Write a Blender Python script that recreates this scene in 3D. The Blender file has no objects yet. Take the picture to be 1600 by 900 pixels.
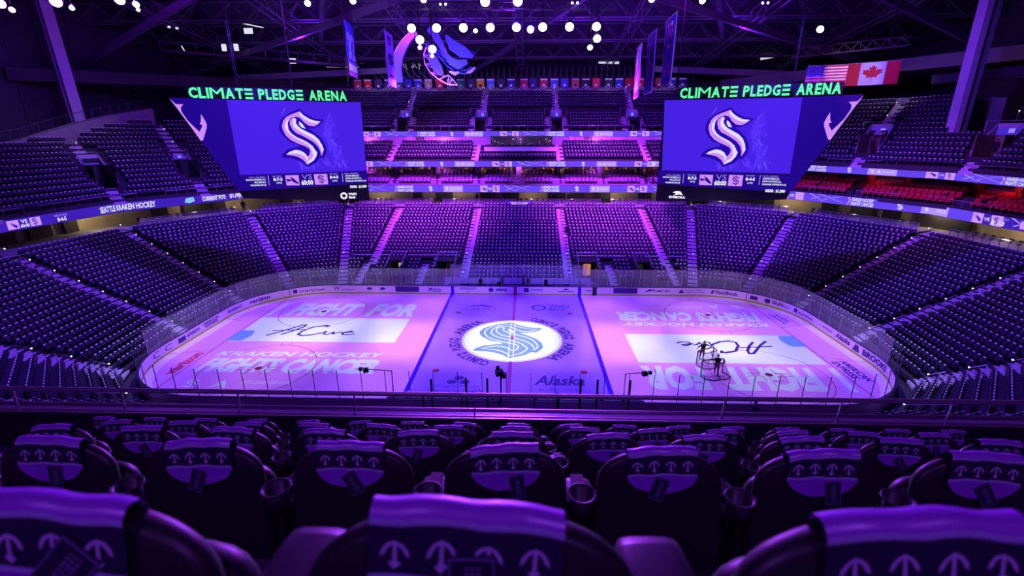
import bpy, math, random
import numpy as np
from mathutils import Vector, Matrix
random.seed(7)
PI = math.pi
sc = bpy.context.scene
COL = sc.collection

# ------------------------------------------------------------------ camera
cam_d = bpy.data.cameras.new('camera')
cam_d.sensor_width = 36.0
cam_d.lens = 738.79 / 1600 * 36.0
cam_d.clip_start = 0.05
cam_d.clip_end = 400
cam_d.dof.use_dof = True
cam_d.dof.focus_distance = 45.0
cam_d.dof.aperture_fstop = 2.8
cam = bpy.data.objects.new('camera', cam_d)
COL.objects.link(cam)
cam.location = (1.271, -41.632, 18.519)
yaw, pitch, roll = math.radians(-1.742), math.radians(-17.902), math.radians(-0.099)
fw = Vector((math.sin(yaw) * math.cos(pitch), math.cos(yaw) * math.cos(pitch), math.sin(pitch)))
rt = Vector((math.cos(yaw), -math.sin(yaw), 0))
up = rt.cross(fw)
r2 = rt * math.cos(roll) + up * math.sin(roll)
u2 = -rt * math.sin(roll) + up * math.cos(roll)
cam.rotation_euler = Matrix((r2, u2, -fw)).transposed().to_euler()
sc.camera = cam

# ------------------------------------------------------------------ world, exposure
world = bpy.data.worlds.new('arena_air')
sc.world = world
world.use_nodes = True
world.node_tree.nodes['Background'].inputs[0].default_value = (0.05, 0.008, 0.16, 1)
world.node_tree.nodes['Background'].inputs[1].default_value = 0.10
sc.view_settings.view_transform = 'Standard'
sc.view_settings.look = 'None'
sc.view_settings.exposure = 0.0
sc.view_settings.gamma = 1.0
sc.view_settings.use_curve_mapping = False
try:
    sc.cycles.max_bounces = 5
    sc.cycles.diffuse_bounces = 2
    sc.cycles.glossy_bounces = 3
    sc.cycles.transmission_bounces = 3
    sc.cycles.transparent_max_bounces = 14
    sc.cycles.sample_clamp_indirect = 3.0
    sc.cycles.use_denoising = True
    sc.cycles.caustics_reflective = False
    sc.cycles.caustics_refractive = False
except Exception:
    pass

VIOLET = (0.17, 0.012, 1.0)
BLUE = (0.085, 0.012, 1.0)
MAG = (0.50, 0.045, 1.0)
ICEW = (0.72, 0.72, 1.0)
END = (0.14, 0.035, 1.0)

def light(name, kind, loc, target, power, color, size=0.3, angle=60, blend=0.5, parent=None, size_y=None):
    d = bpy.data.lights.new(name, kind)
    d.energy = power
    d.color = color
    if kind == 'SPOT':
        d.spot_size = math.radians(angle); d.spot_blend = blend; d.shadow_soft_size = size
    elif kind == 'POINT':
        d.shadow_soft_size = size
    else:
        d.shape = 'RECTANGLE'; d.size = size; d.size_y = size_y or size
    o = bpy.data.objects.new(name, d)
    COL.objects.link(o)
    v = Vector(target) - Vector(loc)
    o.rotation_euler = v.to_track_quat('-Z', 'Y').to_euler()
    o.location = loc
    return o

KW = 1000.0
# ice wash: follow fixtures above the rink, aimed so that the spill stays on the ice
for x in (-25, -14.5, -5, 5, 14.5, 25):
    light('ice_spot_light', 'SPOT', (x * .8, -7.0, 29.0), (x, 2.5, 0), 18 * KW, ICEW, 0.25, 38, 0.45)
    light('ice_spot_light', 'SPOT', (x * .8, 5.0, 29.0), (x, -3.5, 0), 15.5 * KW, ICEW, 0.25, 38, 0.45)
for x in (-21, -7, 7, 21):
    light('board_fill_spot', 'SPOT', (x * .9, -12, 30), (x, 15.0, 0), 15 * KW, ICEW, 0.25, 22, 0.8)  # unseen spots added to brighten the far boards
light('center_circle_spot_light', 'SPOT', (0, 0, 31.0), (0, -0.2, 0), 15 * KW, (0.72, 1.0, 0.80), 0.1, 18.2, 0.14)
# stand washes hung above the rink and the stands
for s in (-1, 1):
    light('far_stand_light', 'SPOT', (s * 9, 12, 31), (s * 13, 31, 10), 150 * KW, MAG, 0.3, 56, 1.0)
    light('far_stand_light', 'SPOT', (s * 24, 14, 30), (s * 27, 27, 5), 50 * KW, VIOLET, 0.3, 74, 1.0)
    light('end_stand_light', 'SPOT', (s * 22, 6, 31), (s * 37, 16, 5), 56 * KW, END, 0.3, 74, 1.0)
    light('corner_stand_light', 'SPOT', (s * 20, -10, 30), (s * 40, -10, 4), 42 * KW, END, 0.3, 76, 1.0)
    light('upper_stand_light', 'SPOT', (s * 30, 4, 30), (s * 53, 18, 16), 12 * KW, END, 0.3, 84, 1.0)
    light('suite_stand_light', 'SPOT', (s * 12, 6, 27), (s * 12, 34, 13), 24 * KW, MAG, 0.3, 44, 1.0)
light('suite_stand_light', 'SPOT', (27, 2, 27), (44, 12, 12.5), 9 * KW, (0.6, 0.06, 0.8), 0.3, 50, 1.0)
light('far_stand_light', 'SPOT', (0, 4, 31), (0, 22, 4), 80 * KW, BLUE, 0.3, 80, 1.0)
light('upper_stand_light', 'SPOT', (-14, 20, 31), (-14, 44, 20), 13 * KW, VIOLET, 0.3, 110, 1.0)
light('upper_stand_light', 'SPOT', (14, 20, 31), (14, 44, 20), 13 * KW, VIOLET, 0.3, 110, 1.0)
light('near_stand_light', 'SPOT', (0, 2, 31), (0, -24, 4), 60 * KW, BLUE, 0.3, 90, 1.0)
light('balcony_fill_light', 'POINT', (-3, -47, 25), (0, 0, 0), 850, (0.36, 0.08, 1.0), 0.4)  # unseen fill lamps added above and behind the near seats
light('balcony_fill_light', 'POINT', (5, -47, 25), (0, 0, 0), 850, (0.36, 0.08, 1.0), 0.4)
light('banner_fill_light', 'SPOT', (-15.6, 9, 24), (-18.6, 17, 27.0), 5 * KW, (0.45, 0.32, 1.0), .2, 60, .6)  # spots added to brighten the hanging banners
light('banner_fill_light', 'SPOT', (0, 8, 25), (-16.5, 17, 26.5), 2.5 * KW, (0.45, 0.30, 1.0), .2, 40, .6)
light('banner_fill_light', 'SPOT', (2, 8, 25), (15.5, 17, 26), 5 * KW, (0.55, 0.30, 1.0), .2, 40, .6)

# ------------------------------------------------------------------ materials
MATS = {}
def mat(name, base, rough=0.6, metal=0.0, emis=None, es=0.0, spec=0.5, noise=0.0, nscale=3.0, bump=0.0, bscale=40.0):
    if name in MATS:
        return MATS[name]
    m = bpy.data.materials.new(name)
    m.use_nodes = True
    nt = m.node_tree
    b = nt.nodes['Principled BSDF']
    b.inputs['Base Color'].default_value = (*base, 1)
    b.inputs['Roughness'].default_value = rough
    b.inputs['Metallic'].default_value = metal
    b.inputs['Specular IOR Level'].default_value = spec
    if emis:
        b.inputs['Emission Color'].default_value = (*emis, 1)
        b.inputs['Emission Strength'].default_value = es
    if noise > 0:
        tc = nt.nodes.new('ShaderNodeTexCoord')
        n = nt.nodes.new('ShaderNodeTexNoise'); n.inputs['Scale'].default_value = nscale; n.inputs['Detail'].default_value = 4
        mx = nt.nodes.new('ShaderNodeMix'); mx.data_type = 'RGBA'
        mx.inputs[6].default_value = (*[c * (1 - noise) for c in base], 1)
        mx.inputs[7].default_value = (*[min(1, c * (1 + noise)) for c in base], 1)
        nt.links.new(tc.outputs['Object'], n.inputs['Vector'])
        nt.links.new(n.outputs['Fac'], mx.inputs[0])
        nt.links.new(mx.outputs[2], b.inputs['Base Color'])
    if bump > 0:
        tc = nt.nodes.new('ShaderNodeTexCoord')
        n = nt.nodes.new('ShaderNodeTexNoise'); n.inputs['Scale'].default_value = bscale
        bp = nt.nodes.new('ShaderNodeBump'); bp.inputs['Strength'].default_value = bump
        nt.links.new(tc.outputs['Object'], n.inputs['Vector'])
        nt.links.new(n.outputs['Fac'], bp.inputs['Height'])
        nt.links.new(bp.outputs['Normal'], b.inputs['Normal'])
    MATS[name] = m
    return m

def emat(name, col, s=1.0):
    return mat(name, (0.01, 0.01, 0.02), 0.5, emis=col, es=s, spec=0.2)

def glassmat(name, tint, haze, gloss=0.06):
    m = bpy.data.materials.new(name); m.use_nodes = True
    nt = m.node_tree; nt.nodes.clear()
    out = nt.nodes.new('ShaderNodeOutputMaterial')
    tr = nt.nodes.new('ShaderNodeBsdfTransparent'); tr.inputs[0].default_value = (*tint, 1)
    gl = nt.nodes.new('ShaderNodeBsdfGlossy'); gl.inputs['Roughness'].default_value = 0.08
    df = nt.nodes.new('ShaderNodeBsdfDiffuse'); df.inputs[0].default_value = (0.8, 0.8, 0.9, 1)
    m1 = nt.nodes.new('ShaderNodeMixShader'); m1.inputs[0].default_value = gloss
    m2 = nt.nodes.new('ShaderNodeMixShader'); m2.inputs[0].default_value = haze
    nt.links.new(tr.outputs[0], m1.inputs[1]); nt.links.new(gl.outputs[0], m1.inputs[2])
    nt.links.new(m1.outputs[0], m2.inputs[1]); nt.links.new(df.outputs[0], m2.inputs[2])
    nt.links.new(m2.outputs[0], out.inputs[0])
    MATS[name] = m
    return m

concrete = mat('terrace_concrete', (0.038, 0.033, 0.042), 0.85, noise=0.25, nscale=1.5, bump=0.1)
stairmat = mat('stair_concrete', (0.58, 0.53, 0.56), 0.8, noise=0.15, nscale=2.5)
darkwall = mat('dark_wall_paint', (0.05, 0.045, 0.055), 0.8, noise=0.2, nscale=0.5)
lightwall = mat('light_concrete', (0.40, 0.37, 0.37), 0.8, noise=0.15, nscale=1.0)
seatnavy = mat('navy_seat_plastic', (0.032, 0.028, 0.055), 0.35, spec=0.6, noise=0.15, nscale=8)
seattop = mat('seat_top_highlight', (0.80, 0.78, 0.82), 0.35, spec=0.6)  # highlight colour; the seat tops themselves are dark
seatred = mat('seat_red_light_tint', (0.55, 0.012, 0.03), 0.5, noise=0.15, nscale=6)  # red lamp light put into the seat base colour
seatviolet = mat('suite_seat_upholstery', (0.24, 0.12, 0.26), 0.5, noise=0.15, nscale=6)
leather = mat('black_seat_leather', (0.020, 0.017, 0.022), 0.42, spec=0.5, bump=0.12, bscale=220)
armpad = mat('armrest_leather', (0.045, 0.03, 0.05), 0.38, spec=0.6, bump=0.1, bscale=200)
blackmetal = mat('black_metal', (0.015, 0.013, 0.018), 0.4, 0.3, bump=0.05)
steel = mat('brushed_steel', (0.55, 0.52, 0.56), 0.28, 0.9, noise=0.1, nscale=20)
railmetal = mat('rail_steel', (0.62, 0.60, 0.66), 0.35, 0.8, noise=0.08, nscale=15)
stepglow = emat('step_light_lens', (0.9, 0.8, 1.0), 3.0)
ice = None
dasher_lit = mat('dasher_light_tint', (0.90, 0.50, 0.99), 0.45, noise=0.03)  # white boards, with the purple arena light put into the base colour
ink = mat('dark_violet_ink', (0.045, 0.01, 0.16), 0.5, noise=0.05)
yellow = mat('kickplate_yellow', (0.42, 0.36, 0.02), 0.5, noise=0.1)
warmwall = mat('concourse_wall', (0.55, 0.47, 0.30), 0.7, noise=0.3, nscale=0.8)

# ------------------------------------------------------------------ mesh helpers
class MB:
    def __init__(s):
        s.v = []; s.f = []; s.mi = []; s.mats = []
        s.cur = 0
    def use(s, m):
        if m not in s.mats:
            s.mats.append(m)
        s.cur = s.mats.index(m)
        return s
    def add(s, vs, fs):
        n = len(s.v)
        s.v += [tuple(p) for p in vs]
        s.f += [tuple(i + n for i in f) for f in fs]
        s.mi += [s.cur] * len(fs)
        return s
    def box(s, c, d, rz=0.0, rx=0.0):
        x, y, z = d[0] / 2, d[1] / 2, d[2] / 2
        R = Matrix.Rotation(rz, 3, 'Z') @ Matrix.Rotation(rx, 3, 'X')
        vs = [Vector(c) + R @ Vector((a * x, b * y, e * z)) for a in (-1, 1) for b in (-1, 1) for e in (-1, 1)]
        return s.add(vs, [(0, 1, 3, 2), (4, 6, 7, 5), (0, 4, 5, 1), (2, 3, 7, 6), (0, 2, 6, 4), (1, 5, 7, 3)])
    def bar(s, a, b, w, h=None):
        a = Vector(a); b = Vector(b); h = h or w
        d = (b - a).normalized()
        u = d.cross(Vector((0, 0, 1)))
        u = u.normalized() if u.length > 1e-4 else Vector((1, 0, 0))
        v = u.cross(d)
        vs = [p + u * i * w / 2 + v * j * h / 2 for p in (a, b) for i, j in ((-1, -1), (1, -1), (1, 1), (-1, 1))]
        return s.add(vs, [(3, 2, 1, 0), (4, 5, 6, 7), (0, 1, 5, 4), (1, 2, 6, 5), (2, 3, 7, 6), (3, 0, 4, 7)])
    def tube(s, pts, r, n=6, closed=False):
        pts = [Vector(p) for p in pts]
        rings = []
        for i, p in enumerate(pts):
            a = pts[i - 1] if i else (pts[-1] if closed else p)
            b = pts[i + 1] if i < len(pts) - 1 else (pts[0] if closed else p)
            d = (b - a).normalized()
            u = d.cross(Vector((0, 0, 1)))
            u = u.normalized() if u.length > 1e-3 else Vector((1, 0, 0))
            v = u.cross(d)
            rr = r[i] if isinstance(r, (list, tuple)) else r
            rings.append([p + (u * math.cos(2 * PI * k / n) + v * math.sin(2 * PI * k / n)) * rr for k in range(n)])
        vs = [q for ring in rings for q in ring]
        fs = []
        m = len(pts)
        for i in range(m if closed else m - 1):
            j = (i + 1) % m
            for k in range(n):
                l = (k + 1) % n
                fs.append((i * n + k, i * n + l, j * n + l, j * n + k))
        if not closed:
            fs.append(tuple(range(n))[::-1]); fs.append(tuple((m - 1) * n + k for k in range(n)))
        return s.add(vs, fs)
    def lathe(s, prof, c=(0, 0, 0), n=16, axis=None):
        R = Vector((0, 0, 1)).rotation_difference(Vector(axis).normalized()).to_matrix() if axis else Matrix.Identity(3)
        vs = []
        for r, z in prof:
            for k in range(n):
                a = 2 * PI * k / n
                vs.append(Vector(c) + R @ Vector((r * math.cos(a), r * math.sin(a), z)))
        fs = []
        for i in range(len(prof) - 1):
            for k in range(n):
                l = (k + 1) % n
                fs.append((i * n + k, i * n + l, (i + 1) * n + l, (i + 1) * n + k))
        fs.append(tuple(range(n))[::-1]); fs.append(tuple((len(prof) - 1) * n + k for k in range(n)))
        return s.add(vs, fs)
    def plate(s, pts, F, w0=0.0, w1=0.02):
        n = len(pts)
        vs = [F(u, v, w0) for u, v in pts] + [F(u, v, w1) for u, v in pts]
        fs = [tuple(range(n))[::-1], tuple(range(n, 2 * n))]
        fs += [(i, (i + 1) % n, (i + 1) % n + n, i + n) for i in range(n)]
        return s.add(vs, fs)
    def rect(s, u0, v0, u1, v1, F, w=0.0, n=1):
        vs = []; fs = []
        for i in range(n + 1):
            u = u0 + (u1 - u0) * i / n
            vs += [F(u, v0, w), F(u, v1, w)]
        for i in range(n):
            fs.append((2 * i, 2 * i + 2, 2 * i + 3, 2 * i + 1))
        return s.add(vs, fs)
    def text(s, txt, u0, v0, u1, v1, F, w=0.0, bold=0.02, shear=0.0, flip=False, thick=0.0):
        vs, fs = text_geo(txt, bold, shear)
        out = []
        for x, y in vs:
            if flip:
                x, y = 1 - x, 1 - y
            out.append(F(u0 + (u1 - u0) * x, v0 + (v1 - v0) * y, w))
        s.add(out, fs)
        if thick:
            s.add([F(u0 + (u1 - u0) * x, v0 + (v1 - v0) * y, w - thick) for x, y in vs], fs)
        return s
    def build(s, name, m=None, parent=None, smooth=False):
        me = bpy.data.meshes.new(name)
        me.from_pydata([tuple(p) for p in s.v], [], s.f)
        if m is not None:
            me.materials.append(m)
        else:
            for q in s.mats:
                me.materials.append(q)
            me.polygons.foreach_set('material_index', s.mi)
        if smooth:
            me.polygons.foreach_set('use_smooth', [True] * len(s.f))
        me.update()
        o = bpy.data.objects.new(name, me)
        COL.objects.link(o)
        if parent:
            o.parent = parent
        return o

_tg = {}
def text_geo(txt, bold=0.02, shear=0.0):
    k = (txt, bold, shear)
    if k in _tg:
        return _tg[k]
    c = bpy.data.curves.new('lettering_source', 'FONT')
    c.body = txt; c.offset = bold; c.shear = shear; c.resolution_u = 2
    o = bpy.data.objects.new('lettering_source', c)
    COL.objects.link(o)
    dg = bpy.context.evaluated_depsgraph_get()
    me = bpy.data.meshes.new_from_object(o.evaluated_get(dg))
    vs = [(v.co.x, v.co.y) for v in me.vertices]
    fs = [tuple(p.vertices) for p in me.polygons]
    bpy.data.objects.remove(o); bpy.data.curves.remove(c); bpy.data.meshes.remove(me)
    x0 = min(v[0] for v in vs); x1 = max(v[0] for v in vs); y0 = min(v[1] for v in vs); y1 = max(v[1] for v in vs)
    vs = [((x - x0) / (x1 - x0 + 1e-9), (y - y0) / (y1 - y0 + 1e-9)) for x, y in vs]
    _tg[k] = (vs, fs)
    return _tg[k]

def tag(o, label=None, cat=None, group=None, kind=None):
    if label: o['label'] = label
    if cat: o['category'] = cat
    if group: o['group'] = group
    if kind: o['kind'] = kind
    return o
def empty(name, loc=(0, 0, 0), rz=0.0):
    o = bpy.data.objects.new(name, None)
    COL.objects.link(o); o.location = loc; o.rotation_euler = (0, 0, rz); o.empty_display_size = 0.1
    return o
def copy_tree(o, parent=None):
    c = o.copy(); COL.objects.link(c); c.parent = parent
    for ch in list(o.children):
        copy_tree(ch, c)
    return c
def struct(o):
    o['kind'] = 'structure'
    return o
def frame(P0, P1, up_=(0, 0, 1), flip=False):
    """plane frame through P0->P1 (plan), v is world z, w is towards the camera side"""
    e = (Vector((P1[0], P1[1], 0)) - Vector((P0[0], P0[1], 0))).normalized()
    n = Vector((e.y, -e.x, 0))
    def F(u, v, w=0.0):
        return (P0[0] + e.x * u + n.x * w, P0[1] + e.y * u + n.y * w, v)
    return F
def path_frame(pts, side=1):
    """developable wall along a plan polyline; u = arc length, v = z, w = offset"""
    P = [Vector(p) for p in pts]
    L = [0.0]
    for a, b in zip(P, P[1:]):
        L.append(L[-1] + (b - a).length)
    def F(u, v, w=0.0):
        u = max(0.0, min(L[-1] - 1e-6, u))
        i = 0
        while L[i + 1] <= u: i += 1
        e = (P[i + 1] - P[i]).normalized()
        p = P[i] + e * (u - L[i])
        n = Vector((e.y, -e.x)) * side
        return (p.x + n.x * w, p.y + n.y * w, v)
    return F, L

S_A=[(1.33,1.71),(0.98,1.39),(0.59,1.23),(0.1,1.32),(-0.29,1.63),(-0.6,2.04),(-0.89,2.16),(-1.13,2.14),(-1.45,2.03),(-1.72,1.78),(-1.85,1.5),(-1.84,0.88),(-1.59,0.5),(-1.2,0.19),(-0.69,-0.07),(-0.22,-0.32),(0.23,-0.71),(0.48,-1.17),(0.62,-1.36),(0.51,-1.75),(0.17,-2.21),(-0.51,-2.59),(-0.82,-2.12),(-1.28,-1.79),(-1.75,-1.66),(-2.38,-1.55),(-2.01,-1.27),(-1.43,-1.08),(-0.95,-1.18),(-0.61,-1.41),(-0.35,-1.81),(-0.13,-1.55),(-0.03,-1.23),(-0.12,-0.97),(-0.29,-0.84),(-0.64,-0.67),(-1.16,-0.45),(-1.73,-0.13),(-2.16,0.32),(-2.38,0.88),(-2.4,1.25),(-2.23,1.74),(-1.91,2.12),(-1.4,2.37),(-0.58,2.68),(-0.26,2.32),(0.19,2.01),(0.66,1.8)]
S_B=[(-1.14,2.06),(-0.98,1.88),(-1.08,1.63),(-0.99,1.38),(-0.67,1.01),(-0.1,0.69),(0.48,0.38),(0.93,-0.07),(1.18,-0.59),(1.3,-1.11),(1.18,-1.44),(0.98,-1.76),(0.95,-1.24),(0.78,-0.78),(0.4,-0.33),(-0.18,0.06),(-0.75,0.38),(-1.15,0.57),(-1.47,0.94),(-1.64,1.44),(-1.6,1.78),(-1.39,2.0)]
S_C=[(-0.76,1.72),(-0.49,1.51),(-0.21,1.01),(-0.59,1.13),(-0.77,1.44)]
S_H1=[(-0.58,2.68),(-0.26,2.32),(0.19,2.01),(0.66,1.8),(1.33,1.71),(0.87,1.52),(0.33,1.64),(-0.13,1.88),(-0.46,2.19),(-0.63,2.37)]
S_H2=[(-1.63,1.99),(-1.87,1.78),(-2.12,1.37),(-2.08,0.88),(-1.78,0.44),(-1.28,0.06),(-0.71,-0.26),(-0.14,-0.61),(0.12,-1.03),(0.17,-1.42),(0.23,-1.68),(0.08,-1.94),(-0.41,-2.29),(-0.51,-2.59),(0.17,-2.21),(0.51,-1.75),(0.62,-1.36),(0.48,-1.17),(0.23,-0.71),(-0.22,-0.32),(-0.69,-0.07),(-1.2,0.19),(-1.59,0.5),(-1.84,0.88),(-1.85,1.5),(-1.72,1.78)]
S_H3=[(-1.24,2.0),(-1.35,1.5),(-1.26,1.13),(-0.83,0.76),(-0.26,0.41),(0.32,0.09),(0.77,-0.33),(1.03,-0.85),(1.1,-1.37),(1.3,-1.11),(1.18,-0.59),(0.93,-0.07),(0.48,0.38),(-0.1,0.69),(-0.67,1.01),(-0.99,1.38),(-1.08,1.63),(-0.98,1.88),(-1.14,2.06)]
S_H4=[(-2.38,-1.55),(-2.01,-1.27),(-1.43,-1.08),(-0.95,-1.18),(-0.61,-1.41),(-0.35,-1.81),(-0.4,-2.26),(-0.65,-1.74),(-1.12,-1.5),(-1.72,-1.43)]
S_O=[(-2.69,1.25),(-2.49,1.8),(-2.08,2.17),(-1.5,2.55),(-0.55,2.93),(-0.12,2.5),(0.62,2.05),(1.66,1.87),(1.22,1.33),(0.56,1.04),(0.07,1.04),(0.52,0.69),(1.14,0.12),(1.51,-0.53),(1.59,-1.18),(1.49,-1.51),(1.14,-2.03),(0.83,-1.96),(0.4,-2.41),(-0.54,-2.86),(-0.98,-2.38),(-1.56,-2.05),(-2.09,-1.91),(-2.87,-1.83),(-2.7,-1.45),(-2.15,-1.01),(-1.4,-0.83),(-1.02,-0.77),(-1.23,-0.51),(-1.88,-0.31),(-2.46,0.32),(-2.69,0.82)]
def s_logo(mb, F, uc, vc, h, m_out, m_a, m_hi, w=0.0, dw=0.01):
    """the curling S emblem, h = total height"""
    k = h / 5.5
    T = lambda P: [(uc + (x + 0.55) * k, vc + y * k) for x, y in P]
    if m_out:
        mb.use(m_out).plate(T(S_O), F, w, w + dw)
        w += dw
    for P in (S_A, S_B, S_C):
        mb.use(m_a).plate(T(P), F, w, w + dw)
    if m_hi:
        for P in (S_H1, S_H2, S_H3, S_H4, S_C):
            mb.use(m_hi).plate(T(P), F, w + dw, w + 1.5 * dw)
    return mb
# ------------------------------------------------------------------ ice sheet
def I(u, v, w=0.0):
    return (u, v, w)
def rrect(hx, hy, r, n=10):
    out = []
    for cx, cy, a in ((hx - r, hy - r, 0), (-hx + r, hy - r, PI / 2), (-hx + r, -hy + r, PI), (hx - r, -hy + r, 1.5 * PI)):
        out += [(cx + r * math.cos(a + PI / 2 * i / n), cy + r * math.sin(a + PI / 2 * i / n)) for i in range(n + 1)]
    return out
HX, HY, RR = 30.48, 12.95, 8.53
ice_white = mat('ice_lavender_light_tint', (0.84, 0.56, 0.98), 0.18, spec=0.35, noise=0.04, nscale=0.25, bump=0.02, bscale=3)  # white ice with lavender light put into its base colour
ice_pink = mat('ice_pink_projection', (0.80, 0.275, 0.98), 0.18, spec=0.35, noise=0.06, nscale=0.18, bump=0.02, bscale=3)  # projected pink, violet and pale blue light is painted as ice colour
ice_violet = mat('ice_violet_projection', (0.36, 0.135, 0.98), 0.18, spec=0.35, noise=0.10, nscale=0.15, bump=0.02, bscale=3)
ice_panel = mat('ice_pale_blue_projection', (0.74, 0.74, 0.96), 0.2, spec=0.35, noise=0.04, nscale=0.3)
ice_ink = mat('ice_violet_ink', (0.06, 0.02, 0.28), 0.25)
ice_blue = mat('ice_blue_line', (0.055, 0.003, 0.62), 0.22)
ice_red = mat('ice_red_paint', (0.36, 0.02, 0.16), 0.25)
ice_crease = mat('ice_crease_blue', (0.17, 0.33, 0.93), 0.22)
ice_dot = mat('ice_dot_red', (0.22, 0.012, 0.08), 0.25)
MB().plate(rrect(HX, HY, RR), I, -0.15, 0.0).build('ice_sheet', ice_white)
ice_o = struct(bpy.data.objects['ice_sheet'])
# zones
def clipzone(x0, x1, inset):
    pts = rrect(HX - inset, HY - inset * 0.25, RR - inset * 0.5)
    # clip polygon to x range
    def cl(P, f):
        out = []
        for a, b in zip(P, P[1:] + P[:1]):
            fa, fb = f(a), f(b)
            if fa >= 0: out.append(a)
            if fa * fb < 0:
                t = fa / (fa - fb); out.append((a[0] + (b[0] - a[0]) * t, a[1] + (b[1] - a[1]) * t))
        return out
    return cl(cl(pts, lambda p: p[0] - x0), lambda p: x1 - p[0])
def ip(name, m, parent=ice_o):
    pass
def mark(name, build):
    mb = MB(); build(mb); return mb.build(name, None, ice_o)
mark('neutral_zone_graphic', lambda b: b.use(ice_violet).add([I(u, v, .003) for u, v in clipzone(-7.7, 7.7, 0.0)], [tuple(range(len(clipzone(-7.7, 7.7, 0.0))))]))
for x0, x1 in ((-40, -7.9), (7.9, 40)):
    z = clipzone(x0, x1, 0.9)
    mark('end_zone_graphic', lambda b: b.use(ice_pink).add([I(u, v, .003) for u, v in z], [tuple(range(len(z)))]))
def ends(f):
    f(lambda u, v, w=0.0: (u, v, w)); f(lambda u, v, w=0.0: (-u, -v, w))
def banners(F):  # projected light lettering and panels, laid on the ice as coloured decals
    b = MB()
    b.use(ice_panel).rect(-26.9, -1.32, -10.98, 4.78, F, .006)
    b.text('I  FIGHT  FOR', -27.0, 5.33, -10.9, 9.35, F, .006, bold=.055, shear=.22)
    b.text('KRAKEN HOCKEY', -26.2, -4.45, -11.1, -3.5, F, .006, bold=.03, shear=.22)
    b.text('FIGHTS CANCER', -26.2, -7.47, -11.1, -4.82, F, .006, bold=.055, shear=.22)
    s_logo(b, F, -25.0, -9.3, 1.5, None, ice_panel, None, .006, .001)
    b.use(ice_panel)
    b.text('A', -23.2, -9.9, -21.9, -8.8, F, .006, bold=.03)
    b.text('SEATTLE CANCER CARE ALLIANCE', -21.2, -9.3, -16.9, -8.8, F, .006, bold=.01)
    b.build('projected_lettering', None, ice_o)
    b = MB().use(ice_ink)
    # handwritten words: ribbon strokes
    def stroke(P, w=.13):
        for a, c in zip(P, P[1:]):
            d = Vector((c[0] - a[0], c[1] - a[1])).normalized(); n = Vector((-d.y, d.x)) * w; d *= w * .6
            b.add([F(a[0] - d.x + n.x, a[1] - d.y + n.y, .009), F(a[0] - d.x - n.x, a[1] - d.y - n.y, .009), F(c[0] + d.x - n.x, c[1] + d.y - n.y, .009), F(c[0] + d.x + n.x, c[1] + d.y + n.y, .009)], [(0, 1, 2, 3)])
    stroke([(-23.9, .1), (-23.0, 1.0), (-22.2, 2.0), (-21.6, 2.75), (-21.2, 2.8), (-21.3, 2.2), (-21.9, 1.2), (-22.6, .35)])
    stroke([(-23.9, 1.2), (-22.9, 1.35), (-21.9, 1.45), (-20.9, 1.6)], .1)
    stroke([(-19.0, 2.3), (-18.8, 2.6), (-19.2, 2.7), (-20.2, 2.3), (-20.9, 1.2), (-21.0, .4), (-20.5, .1), (-19.6, .3), (-18.8, .8)])
    stroke([(-18.8, .8), (-18.5, 1.2), (-18.5, .5), (-18.1, .4), (-17.7, 1.1), (-17.6, .5), (-17.2, 1.0), (-16.9, 1.1)], .1)
    stroke([(-16.9, .8), (-16.2, .95), (-15.8, 1.1), (-16.1, 1.3), (-16.7, .9), (-16.6, .45), (-16.0, .4), (-15.5, .65)], .1)
    b.build('handwritten_lettering', None, ice_o)
ends(banners)
def ring(b, cx, cy, r, w, z, a0=0, a1=2 * PI, n=48):
    vs = []; fs = []
    for i in range(n + 1):
        a = a0 + (a1 - a0) * i / n
        vs += [(cx + (r - w / 2) * math.cos(a), cy + (r - w / 2) * math.sin(a), z), (cx + (r + w / 2) * math.cos(a), cy + (r + w / 2) * math.sin(a), z)]
    for i in range(n):
        fs.append((2 * i, 2 * i + 1, 2 * i + 3, 2 * i + 2))
    b.add(vs, fs)
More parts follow.
